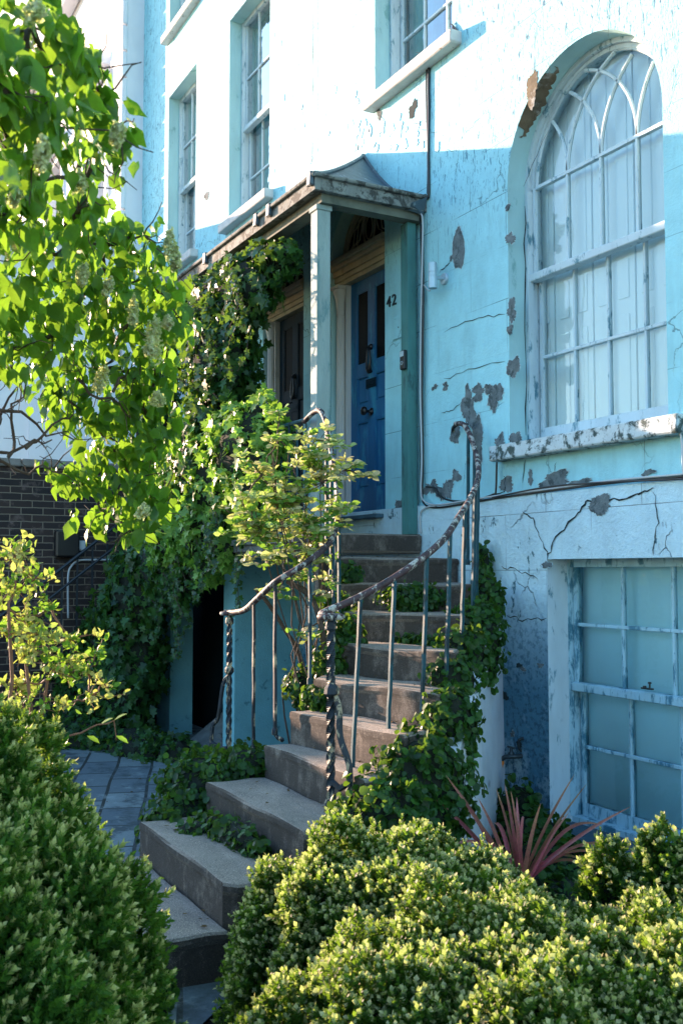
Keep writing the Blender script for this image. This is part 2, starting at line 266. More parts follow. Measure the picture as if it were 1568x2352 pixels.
# ------------------------------------------------------------------ mesh building
class MB:
    def __init__(s): s.v = []; s.f = []; s.m = []
    def add(s, vs, fs, m=0):
        o = len(s.v); s.v += [tuple(p) for p in vs]; s.f += [tuple(i + o for i in f) for f in fs]; s.m += [m] * len(fs); return s
    def box(s, x0, x1, y0, y1, z0, z1, m=0, bev=0.0):
        if bev <= 0:
            v = [(x, y, z) for x in (x0, x1) for y in (y0, y1) for z in (z0, z1)]
            return s.add(v, [(0, 1, 3, 2), (4, 6, 7, 5), (0, 4, 5, 1), (2, 3, 7, 6), (0, 2, 6, 4), (1, 5, 7, 3)], m)
        b = bev; V = []; idx = {}
        for ix, X in enumerate((x0, x1)):
            for iy, Y in enumerate((y0, y1)):
                for iz, Z in enumerate((z0, z1)):
                    sx, sy, sz = (1 - 2 * ix) * b, (1 - 2 * iy) * b, (1 - 2 * iz) * b
                    idx[ix, iy, iz] = len(V); V += [(X, Y + sy, Z + sz), (X + sx, Y, Z + sz), (X + sx, Y + sy, Z)]
        F = []
        for a in (0, 1):
            F.append(tuple(idx[k] + 0 for k in ((a, 0, 0), (a, 0, 1), (a, 1, 1), (a, 1, 0))))
            F.append(tuple(idx[k] + 1 for k in ((0, a, 0), (0, a, 1), (1, a, 1), (1, a, 0))))
            F.append(tuple(idx[k] + 2 for k in ((0, 0, a), (0, 1, a), (1, 1, a), (1, 0, a))))
            for c in (0, 1):
                p, q = idx[0, a, c], idx[1, a, c]; F.append((p + 1, q + 1, q + 2, p + 2))
                p, q = idx[a, 0, c], idx[a, 1, c]; F.append((p + 0, q + 0, q + 2, p + 2))
                p, q = idx[a, c, 0], idx[a, c, 1]; F.append((p + 0, q + 0, q + 1, p + 1))
                for d in (0, 1):
                    if a == 0 or True:
                        p = idx[a, c, d]; F.append((p, p + 1, p + 2))
        return s.add(V, F, m)
    def tube(s, path, r, n=8, m=0, twist=None, square=False, cap=True):
        P = [Vector(p) for p in path]; k = len(P); rr = r if isinstance(r, (list, tuple)) else [r] * k
        V = []; F = []; T0 = (P[1] - P[0]).normalized(); a = Vector((0, 0, 1)) if abs(T0.z) < 0.9 else Vector((1, 0, 0)); nrm = (a - T0 * a.dot(T0)).normalized()
        for i in range(k):
            T = (P[min(i + 1, k - 1)] - P[max(i - 1, 0)]).normalized(); nrm = (nrm - T * nrm.dot(T)); nrm = nrm.normalized() if nrm.length > 1e-6 else T.orthogonal().normalized(); B = T.cross(nrm)
            for j in range(n):
                an = 2 * math.pi * j / n + (twist * i if twist else 0) + (math.pi / 4 if square else 0)
                V.append(P[i] + (nrm * math.cos(an) + B * math.sin(an)) * rr[i])
        for i in range(k - 1):
            for j in range(n): F.append((i * n + j, i * n + (j + 1) % n, (i + 1) * n + (j + 1) % n, (i + 1) * n + j))
        if cap: F += [tuple(range(n))[::-1], tuple((k - 1) * n + j for j in range(n))]
        return s.add(V, F, m)
    def lathe(s, base, prof, n=24, m=0, axis=(0, 0, 1), flute=0.0):
        A = Vector(axis).normalized(); U = A.orthogonal().normalized(); B = A.cross(U); V = []; F = []
        for (r, h) in prof:
            for j in range(n):
                an = 2 * math.pi * j / n; q = r * (1 - (flute if j % 2 else 0)); V.append(Vector(base) + A * h + (U * math.cos(an) + B * math.sin(an)) * q)
        for i in range(len(prof) - 1):
            for j in range(n): F.append((i * n + j, i * n + (j + 1) % n, (i + 1) * n + (j + 1) % n, (i + 1) * n + j))
        F += [tuple(range(n))[::-1], tuple((len(prof) - 1) * n + j for j in range(n))]
        return s.add(V, F, m)
    def prism(s, pts, z0, z1, m=0):          # pts in plan
        n = len(pts); V = [(p[0], p[1], z0) for p in pts] + [(p[0], p[1], z1) for p in pts]
        return s.add(V, [tuple(range(n))[::-1], tuple(range(n, 2 * n))] + [(i, (i + 1) % n, n + (i + 1) % n, n + i) for i in range(n)], m)
    def build(s, name, mats, parent=None, smooth=False, bevel=0):
        me = bpy.data.meshes.new(name); off = Vector(BASE.get(parent.name, (0, 0, 0))) if parent else Vector((0, 0, 0))
        me.from_pydata([(Vector(p) - off)[:] for p in s.v], [], s.f)
        for k in (mats if isinstance(mats, list) else [mats]): me.materials.append(M[k] if isinstance(k, str) else k)
        me.polygons.foreach_set('material_index', s.m)
        me.validate()
        if smooth: me.polygons.foreach_set('use_smooth', [True] * len(me.polygons))
        me.update(); o = bpy.data.objects.new(name, me); COL.objects.link(o)
        if bevel:
            md = o.modifiers.new('bevel', 'BEVEL'); md.width = bevel; md.segments = 2; md.limit_method = 'ANGLE'
        if parent: o.parent = parent; BASE[o.name] = tuple(off)
        return o
BASE = {}
def tag(o, label, cat, group=None, kind=None):
    if label: o['label'] = label
    if cat: o['category'] = cat
    if group: o['group'] = group
    if kind: o['kind'] = kind
    return o
def thing(name, loc, label, cat, group=None):
    e = bpy.data.objects.new(name, None); e.location = loc; e.empty_display_size = 0.1; COL.objects.link(e); BASE[e.name] = tuple(loc)
    return tag(e, label, cat, group)
def structure(o): o['kind'] = 'structure'; return o
# ================================================================== SETTING: ground
g = MB(); g.add([(-90, -90, GZ - 0.02), (90, -90, GZ - 0.02), (90, 90, GZ - 0.02), (-90, 90, GZ - 0.02)], [(0, 1, 2, 3)])
structure(g.build('ground', 'soil'))
g = MB(); g.add([(-10.9, -1.6, GZ), (-3.4, -1.6, GZ), (-3.5, 1.2, GZ), (-4.9, 2.7, GZ), (-6.1, 4.1, GZ), (-10.9, 4.1, GZ)], [(0, 1, 2, 3, 4, 5)])
structure(g.build('path', 'flag'))
g = MB(); g.box(-9.6, 2.5, -9, -6.2, GZ - 0.015, GZ + 0.01); structure(g.build('pavement', 'flag'))

# ================================================================== HOUSES
def arch_top(c, r, zs):
    return lambda x: zs + math.sqrt(max(0.0, r * r - (x - c) ** 2))
def facade(mb, X0, X1, Z0, Z1, ops, y=YF, m=0):
    xs = {X0, X1}
    for o in ops:
        xs |= {o['x0'], o['x1']}
        if o.get('arch'):
            n = 26; c, r = o['arch'][0], o['arch'][1]
            xs |= {c - r * math.cos(math.pi * i / n) for i in range(n + 1)}
    xs = sorted(x for x in xs if X0 <= x <= X1)
    for a, b in zip(xs, xs[1:]):
        if b - a < 1e-5: continue
        mid = (a + b) / 2; za = zb = Z0
        for o in sorted([o for o in ops if o['x0'] < mid < o['x1']], key=lambda o: o['z0']):
            top = arch_top(*o['arch']) if o.get('arch') else (lambda x, o=o: o['z1'])
            if o['z0'] > Z0 and o['z0'] > za: mb.add([(a, y, za), (b, y, zb), (b, y, o['z0']), (a, y, o['z0'])], [(0, 1, 2, 3)], m)
            za, zb = max(top(a), Z0), max(top(b), Z0)
        if za < Z1: mb.add([(a, y, za), (b, y, zb), (b, y, Z1), (a, y, Z1)], [(0, 1, 2, 3)], m)
def outline(o):
    if o.get('arch'):
        c, r, zs = o['arch']; n = 32
        return [(o['x0'], o['z0'])] + [(c - r * math.cos(math.pi * i / n), zs + r * math.sin(math.pi * i / n)) for i in range(n + 1)] + [(o['x1'], o['z0'])]
    return [(o['x0'], o['z0']), (o['x0'], o['z1']), (o['x1'], o['z1']), (o['x1'], o['z0'])]
def reveal(mb, o, y0, y1, m=0):
    P = outline(o); n = len(P)
    V = [(p[0], y0, p[1]) for p in P] + [(p[0], y1, p[1]) for p in P]
    mb.add(V, [(i, (i + 1) % n, n + (i + 1) % n, n + i) for i in range(n)], m)
PATCHN = [0]; UC = [6]
def blob_poly(cx, cz, rx, rz, y, n=22, j=0.35, th=0.003, m=0, mb=None, ang=0.0):
    V = []; PATCHN[0] += 1; th = th + .0004 * (PATCHN[0] % 9); n = n * 2
    ph = [random.uniform(0, 6.28) for _ in range(3)]
    for i in range(n):
        a = 2 * math.pi * i / n; k = 1 + j * (0.5 * math.sin(2 * a + ph[0]) + 0.3 * math.sin(3 * a + ph[1]) + 0.25 * math.sin(5 * a + ph[2])) + random.uniform(-j, j) * 0.3
        u, w = rx * k * math.cos(a), rz * k * math.sin(a)
        V.append((cx + u * math.cos(ang) - w * math.sin(ang), y - th, cz + u * math.sin(ang) + w * math.cos(ang)))
    V2 = [(v[0], y + 0.001, v[2]) for v in V]
    if m == 2 and UC[0]:
        O = [(cx + (v[0] - cx) * (1.06 + .05 * math.sin(i * 1.7)) + random.uniform(-.006, .006), y - th + .0012, cz + (v[2] - cz) * (1.05 + .04 * math.sin(i * 2.3)) + random.uniform(-.006, .006)) for i, v in enumerate(V)]; mb.add(O, [tuple(range(n))], UC[0])
    # patch face and its thin rim, both in the patch material
    mb.add(V, [tuple(range(n))], m); mb.add(V + V2, [(i, (i + 1) % n, n + (i + 1) % n, n + i) for i in range(n)], m)
def patch_px(mb, x0, y0, x1, y1, m=0, Y=YF, j=0.4, th=0.003, n=24):
    """worn patch given by its box in the photo, laid on the facade plane"""
    a, b = atY(x0, (y0 + y1) / 2, Y), atY(x1, (y0 + y1) / 2, Y); c = atY((x0 + x1) / 2, y0, Y); d = atY((x0 + x1) / 2, y1, Y)
    blob_poly((a.x + b.x) / 2, (c.z + d.z) / 2, abs(b.x - a.x) / 2, abs(c.z - d.z) / 2, Y, m=m, mb=mb, j=j, th=th, n=n)
def crack_px(mb, pts, w=0.006, m=0, Y=YF, sub=5, jit=0.012, th=0.004):
    P = [atY(x, y, Y) for x, y in pts]; Q = []
    for a, b in zip(P, P[1:]):
        for i in range(sub): Q.append(a.lerp(b, i / sub) + Vector((random.uniform(-jit, jit), 0, random.uniform(-jit, jit))))
    Q.append(P[-1]); n = len(Q); V = []
    for i, q in enumerate(Q):
        T = (Q[min(i + 1, n - 1)] - Q[max(i - 1, 0)]).normalized(); nn = Vector((-T.z, 0, T.x)); ww = w * random.uniform(0.3, 1.1) * (0.3 if i in (0, n - 1) else 1)
        V += [(q.x + nn.x * ww, Y - th, q.z + nn.z * ww), (q.x - nn.x * ww, Y - th, q.z - nn.z * ww)]
    mb.add(V, [(2 * i, 2 * i + 1, 2 * i + 3, 2 * i + 2) for i in range(n - 1)], m)

PARTY = -8.14
op_arch = dict(x0=-5.31, x1=-3.92, z0=0.84, arch=(-4.615, 0.695, 2.62))
op_base = dict(x0=-4.915, x1=-3.22, z0=-1.60, z1=0.07)
op_up1 = dict(x0=-7.08, x1=-5.95, z0=3.98, z1=6.30)
op_d1 = dict(x0=-7.87, x1=-6.93, z0=0.44, arch=(-7.40, 0.47, 2.80))
op_d2 = dict(x0=-9.37, x1=-8.43, z0=0.44, arch=(-8.90, 0.47, 2.80))
op_up2 = dict(x0=-10.34, x1=-9.23, z0=3.92, z1=6.30)
op_up3 = dict(x0=-12.47, x1=-11.42, z0=3.92, z1=6.30)
op_t2 = dict(x0=-10.34, x1=-9.23, z0=7.15, z1=8.9)
op_t3 = dict(x0=-12.47, x1=-11.42, z0=7.15, z1=8.9)
op_t1 = dict(x0=-7.08, x1=-6.03, z0=7.15, z1=8.9)
op_arch2 = dict(x0=-12.35, x1=-10.98, z0=0.84, arch=(-11.665, 0.685, 2.57))

house = thing('terraced_house', (-5.1, YF, GZ), 'peeling pale blue house with the arched window and black number 42', 'house')
neigh = thing('terraced_house', (-10.8, YF, GZ), 'pale blue house between the white one and the one numbered 42', 'house')

def house_shell(root, X0, X1, ops, extra=None):
    w = MB(); facade(w, X0, X1, 0.49, 10.2, [o for o in ops if o is not op_base])
    for o in ops:
        if o is not op_base: reveal(w, o, YF, YF + 0.16, 1)
    if extra is wear42:          # old brown render showing on the soffit of the arch
        c_, r_, zs_ = op_arch['arch']; V = []
        for i in range(31):
            a = math.radians(28 + 42 * i / 30); e_ = random.uniform(.0, .03) + (.05 if i in (0, 30) else 0)
            for yy in (YF + .002 + (.0 if 3 < i < 27 else .06), YF + .155 - e_ - abs(i - 15) * .004): V.append((c_ - (r_ - .004) * math.cos(a), yy, zs_ + (r_ - .004) * math.sin(a)))
        w.add(V, [(2 * i, 2 * i + 1, 2 * i + 3, 2 * i + 2) for i in range(30)], 3)
    # sides, back and roof slab
    w.add([(X0, YF, GZ), (X0, YF, 10.2), (X0, 12, 10.2), (X0, 12, GZ)], [(0, 1, 2, 3)]); w.add([(X1, YF, GZ), (X1, YF, 10.2), (X1, 12, 10.2), (X1, 12, GZ)], [(0, 1, 2, 3)])
    w.add([(X0, 12, GZ), (X1, 12, GZ), (X1, 12, 10.2), (X0, 12, 10.2)], [(0, 1, 2, 3)])
    if extra: extra(w)
    w.build('wall', ['wall', 'reveal', 'patch', 'brownpatch', 'crack', 'plinth', 'undercoat'], root)
    r = MB(); r.box(X0 + 0.01, X1 - 0.01, YF - 0.35, 12.1, 10.201, 10.45); r.build('roof', 'lead', root)

def wear42(w):
    P = lambda *a, **k: patch_px(w, *a, **k)
    # grey bare render
    P(1040, 522, 1066, 622, 2, j=0.15, n=30); P(1084, 886, 1112, 918, 2, j=0.6, n=34); P(1118, 880, 1148, 912, 2, j=0.6, n=34); P(1062, 895, 1092, 985, 2, j=0.5, n=30); P(1122, 885, 1152, 940, 2, j=0.5); P(1085, 960, 1110, 1062, 2, j=0.35, n=30)
    P(1034, 980, 1058, 1016, 2); P(1137, 1000, 1162, 1042, 2, j=0.5); P(1016, 880, 1030, 895, 2, j=0.6); P(992, 884, 1004, 895, 2, j=0.6)
    P(976, 1105, 1004, 1136, 2, j=0.6, n=30); P(1006, 1104, 1038, 1150, 2, j=0.6, n=30); P(1040, 1078, 1056, 1108, 2, j=0.5)
    P(1172, 990, 1196, 1022, 2, j=0.4); P(1240, 1086, 1310, 1122, 2, j=0.45, n=34); P(1310, 1100, 1356, 1116, 2, j=0.5); P(1476, 1078, 1502, 1092, 2, j=0.5)
    P(1146, 1098, 1180, 1128, 2, j=0.4); P(1212, 1084, 1224, 1112, 2, j=0.6)
    P(1034, 585, 1040, 600, 2, j=0.5)
    P(910, 1140, 938, 1180, 2, j=0.5, n=28)
    # jamb of the arch (face of wall beside reveal)
    P(1166, 820, 1192, 868, 2, j=0.35, n=28); P(1164, 690, 1186, 735, 2, j=0.5); P(1162, 535, 1182, 560, 2, j=0.5); P(1166, 745, 1176, 770, 2, j=0.5)
    P(1160, 470, 1172, 482, 2, j=0.5); P(1206, 172, 1236, 236, 3, j=0.45, n=30)
    P(940, 232, 956, 270, 4, j=0.5); P(866, 250, 876, 275, 2, j=0.5)
    C = lambda pts, w_=0.0045: crack_px(w, pts, w_, 4)
    C([(1010, 625), (1028, 612), (1036, 590)]); C([(1020, 760), (1100, 728), (1160, 722)], .003); C([(1020, 872), (1090, 845), (1160, 830)], .003)
    C([(1015, 950), (1040, 940), (1080, 905)], .003); C([(1205, 1060), (1200, 1110)], .005); C([(1160, 1092), (1160, 1130), (1130, 1142)], .006)
    C([(1276, 1060), (1274, 1090)], .004); C([(1200, 430), (1260, 300)], .004); C([(1206, 470), (1206, 700), (1208, 1000)], .008)
    C([(718, 0), (719, 200), (717, 385)], .006)
    for (x, y) in [(1180, 60), (1262, 130), (1175, 175), (1010, 150), (1120, 250), (1230, 60), (1400, 30), (1545, 60), (1550, 150), (1300, 60)]:
        C([(x, y), (x + random.uniform(-8, 4), y + random.uniform(20, 60))], .0025)
    for _ in range(90):      # small blue scars where the top coat has come off, thick below the upper sill
        x = random.gauss(880, 55); y = random.gauss(310, 60)
        if 735 < x < 1010 and y < 345 + (870 - x) * 0.0 and y > 120 and not (x > 850 and y < 270): P(x - random.uniform(1.5, 5), y - random.uniform(4, 13), x + random.uniform(1.5, 5), y + random.uniform(4, 13), 5, j=0.5, n=12)
def wearN(w):
    patch_px(w, 470, 440, 480, 460, 2); patch_px(w, 700, 360, 716, 385, 5)
    for _ in range(10):
        x = random.uniform(625, 712); y = random.uniform(40, 400); patch_px(w, x - 1.5, y - 6, x + 1.5, y + 6, 5, n=10)
house_shell(house, PARTY + 0.004, 3.5, [op_arch, op_base, op_up1, op_t1, op_d1], wear42)
house_shell(neigh, -13.6, PARTY - 0.004, [op_up2, op_up3, op_d2, op_t2, op_t3, op_arch2], wearN)

# plinth below the cable line, a little proud
def plinth(root, X0, X1, ops, extra=None):
    p = MB(); y = YF - 0.028; facade(p, X0, X1, GZ, 0.49, ops, y)
    for o in ops: reveal(p, dict(o, z1=min(o.get('z1', 0.49), 0.49)), y, YF + 0.16, 1)
    p.add([(X0, y, 0.49), (X1, y, 0.49), (X1, YF + 0.01, 0.50), (X0, YF + 0.01, 0.50)], [(0, 1, 2, 3)])
    if extra: extra(p, y)
    p.build('plinth', ['plinth', 'frame', 'patch', 'brownpatch', 'crack', 'wall', 'undercoat'], root)
def wear_pl(p, y):
    P = lambda *a, **k: patch_px(p, *a, Y=y, **k)
    P(1352, 1138, 1404, 1180, 2, j=0.3, n=30); P(1246, 1290, 1266, 1305, 2)
    C = lambda pts, w_=0.006: crack_px(p, pts, w_, 4, y)
    C([(1255, 1285), (1275, 1235), (1330, 1180), (1350, 1150), (1400, 1150), (1450, 1140), (1500, 1120)], .007); C([(1258, 1280), (1240, 1230), (1225, 1190), (1200, 1175)], .005)
    C([(1500, 1125), (1510, 1200), (1500, 1275)], .004); C([(1150, 1300), (1190, 1310), (1235, 1330)], .004); C([(1165, 1415), (1200, 1425), (1255, 1420)], .004)
    for _ in range(9):
        x = random.uniform(1125, 1250); yy = random.uniform(1450, 1800); P(x - 5, yy - 6, x + 5, yy + 6, random.choice((2, 4)), j=0.6, n=14)
plinth(house, PARTY + 0.004, 3.5, [op_base], wear_pl)
plinth(neigh, -13.6, PARTY - 0.004, [])

# ------------------------------------------------------------------ sash windows
def waves(mb, x0, x1, y, z0, z1, m=0, amp=0.02, wl=0.13, gap=None):
    n = int((x1 - x0) / 0.015) + 2; V = []
    for i in range(n):
        x = x0 + (x1 - x0) * i / (n - 1); yy = y + amp * math.sin(x / wl * 6.28) + amp * 0.5 * math.sin(x / wl * 2.7)
        V += [(x, yy, z0), (x, yy, z1)]
    mb.add(V, [(2 * i, 2 * i + 2, 2 * i + 3, 2 * i + 1) for i in range(n - 1)], m)
def room_box(mb, x0, x1, y0, y1, z0, z1, m):
    v = [(x, y, z) for x in (x0, x1) for y in (y0, y1) for z in (z0, z1)]
    mb.add(v, [(0, 1, 3, 2), (4, 6, 7, 5), (2, 3, 7, 6), (0, 2, 6, 4), (1, 5, 7, 3)], m)
def sash(root, o, cols, zmeet, ztb, zlb, mats, label, sill, curtain='curtain', y=YF + 0.15, name='window'):
    fm, gm = mats; x0, x1, z0 = o['x0'], o['x1'], o['z0']; z1 = o['z1'] if 'z1' in o else o['arch'][2]
    arch = o.get('arch'); fw = 0.03
    f = MB(); f.box(x0 - .02, x0 + fw, y, y + .14, z0, z1); f.box(x1 - fw, x1 + .02, y, y + .14, z0, z1); f.box(x0 + fw + .0005, x1 - fw - .0005, y + .002, y + .14, z0, z0 + .05)
    f.box(x0 + fw + .002, x0 + fw + .014, y - .012, y + .03, z0 + .05, z1 - .02); f.box(x1 - fw - .014, x1 - fw - .002, y - .012, y + .03, z0 + .05, z1 - .02)
    if not arch: f.box(x0 + fw + .0005, x1 - fw - .0005, y + .003, y + .14, z1 - .05, z1)
    else:
        c, r, zs = arch; n = 36
        for (ra, rb, ya, yb) in ((r + .02, r - .03, y, y + .14), (r - .032, r - .058, y + .03, y + .09)):
            V = []
            for i in range(n + 1):
                a = math.pi * i / n
                for (q, yy) in ((ra, ya), (rb, ya), (rb, yb), (ra, yb)): V.append((c - q * math.cos(a), yy, zs + q * math.sin(a)))
            f.add(V, [(4 * i + k, 4 * i + (k + 1) % 4, 4 * i + 4 + (k + 1) % 4, 4 * i + 4 + k) for i in range(n) for k in range(4)])
    w = f.build(name, fm, root)
    if label: w['label'] = label
    gx0, gx1 = x0 + fw + .016, x1 - fw - .016
    def bars(z0_, z1_, yy, rows, up):
        b = MB(); st = .028; zt = z1_ if not (arch and up) else z1_
        b.box(gx0, gx0 + st, yy, yy + .04, z0_, zt); b.box(gx1 - st, gx1, yy, yy + .04, z0_, zt)
        if up: b.box(gx0 - .018, gx1 + .018, yy - .03, yy + .042, z0_ - .03, z0_ + .025, bev=.006)
        else: b.box(gx0 + st + .0004, gx1 - st - .0004, yy + .002, yy + .042, z0_, z0_ + .075)
        if up and not arch: b.box(gx0 + st + .0004, gx1 - st - .0004, yy + .001, yy + .04, z1_ - .035, z1_)
        ws = (gx1 - gx0 - 2 * st) / cols; mx = [gx0 + st + ws * i for i in range(1, cols)]
        for x in mx: b.box(x - .010, x + .010, yy + .004, yy + .036, z0_ + .02, z1_ - (0 if arch and up else .02), bev=.003)
        for z in rows: b.box(gx0 + st + .001, gx1 - st - .001, yy + .001, yy + .033, z - .011, z + .011, bev=.003)
        if arch and up:
            c, r, zs = arch; R = r - .06
            Rr = R * 1.02
            for x in [gx0 + st] + mx + [gx1 - st]:
                for sg in (1, -1):
                    if (sg == 1 and x > c + .5) or (sg == -1 and x < c - .5): continue
                    pts = []
                    for i in range(15):
                        a = i / 14 * 1.35; px, pz = x + sg * Rr * (1 - math.cos(a)), zs + Rr * math.sin(a)
                        if (px - c) ** 2 + (pz - zs) ** 2 > (R + .02) ** 2: break
                        pts.append((px, yy + .018, pz))
                    if len(pts) > 2: b.tube(pts, .013, 6)
            b.box(gx0 + st + .001, gx1 - st - .001, yy + .001, yy + .033, zs - .011, zs + .011)
        o_ = b.build('sash', gm, w); return mx
    bars(zmeet, z1, y + .03, ztb, True); bars(z0 + .05, zmeet + .01, y + .078, zlb, False)
    p = MB(); p.add([(x0 + .04, y + .05, zmeet), (x1 - .04, y + .05, zmeet), (x1 - .04, y + .05, z1)] + ([(x0 + .04, y + .05, z1)] if not arch else [(c_[0], y + .05, c_[1]) for c_ in [(arch[0] + (arch[1] - .04) * math.cos(math.pi * i / 24), arch[2] + (arch[1] - .04) * math.sin(math.pi * i / 24)) for i in range(1, 25)]]), [tuple(range(4 if not arch else 27))])
    p.add([(x0 + .04, y + .098, z0 + .05), (x1 - .04, y + .098, z0 + .05), (x1 - .04, y + .098, zmeet), (x0 + .04, y + .098, zmeet)], [(0, 1, 2, 3)])
    p.build('pane', 'glass' if curtain != 'curtain' else 'darkglass', w)
    zt = z1 + (arch[1] if arch else 0)
    r_ = MB()
    room_box(r_, x0 - .15, x1 + .15, y + .141, y + 1.3, z0 - .1, zt + .15, 0)
    r_.build('room_lining', 'room', w)
    k = MB()
    if curtain == 'blind': k.box(x0 + .03, x1 - .03, y + .125, y + .135, z0 - .02, z1 + .02); k.build('blind', 'blind', w)
    elif curtain == 'shutter':
        n = 8; ww = (x1 - x0 + .10) / n
        for i in range(n):
            a, b_ = x0 - .05 + i * ww, x0 - .05 + (i + 1) * ww; yy = y + .132 + (.012 if i % 2 else 0)
            k.box(a + .002, b_ - .002, yy, yy + .02, z0 - .02, zt + .1)
            for (za, zb) in ((z0 + .1, z0 + .75), (z0 + .85, z0 + 1.1), (z0 + 1.2, zt - .1)): k.box(a + .045, b_ - .045, yy - .008, yy, za, zb, bev=.005)
        k.build('shutter', 'shutter', w)
    else:
        waves(k, x0 + .02, x0 + (x1 - x0) * .42, y + .2, z0, z1); waves(k, x0 + (x1 - x0) * .66, x1 - .02, y + .22, z0, z1); k.build('curtain', 'curtain', w)
    if sill:
        sx0, sx1, prj, th, sm = sill; s_ = MB(); s_.box(sx0, sx1, YF - prj, YF + .17, z0 - th, z0 - .004, bev=.008)
        s_.build('sill', sm, w, bevel=.006)
    return w
FR = ('frame', 'frame')
sash(house, op_arch, 4, 2.00, [], [1.45], FR, 'tall round-headed window with intersecting tracery', (-5.40, -3.76, .11, .105, 'sill'), 'shutter')
sash(house, dict(op_base, x0=-4.955), 4, -.735, [-.345], [-1.12], ('basement_frame', 'basement_frame'), 'basement sash window with turquoise blind', None, 'blind')
sash(house, op_up1, 3, 5.08, [5.68], [4.52], FR, 'upper sash window', (-7.12, -5.83, .10, .10, 'cleansill'))
sash(house, op_t1, 3, 7.9, [8.4], [7.5], FR, None, (-7.18, -5.93, .10, .10, 'cleansill'))
sash(neigh, op_up2, 3, 5.03, [5.62], [4.46], FR, 'upper sash window nearest the porch', (-10.42, -9.13, .10, .10, 'cleansill'))
sash(neigh, op_up3, 3, 5.03, [5.62], [4.46], FR, 'upper sash window beside the white building', (-12.55, -11.32, .10, .10, 'cleansill'))
sash(neigh, op_t2, 3, 7.9, [8.4], [7.5], FR, None, (-10.42, -9.13, .10, .10, 'cleansill'))
sash(neigh, op_t3, 3, 7.9, [8.4], [7.5], FR, None, (-12.55, -11.32, .10, .10, 'cleansill'))
sash(neigh, op_arch2, 4, 2.00, [], [1.45], FR, 'ground floor round-headed window half hidden by ivy', (-12.44, -10.9, .11, .105, 'sill'), 'shutter')
# stone ledge under the basement window, sash catch
b = MB(); b.box(-4.98, 1.5, 3.86, 4.165, GZ - .01, -1.625, bev=.01); b.box(-4.96, -3.1, 4.0, 4.40, -1.62, -1.585, bev=.006)
b.build('basement_ledge', 'ledge', house, bevel=.008)

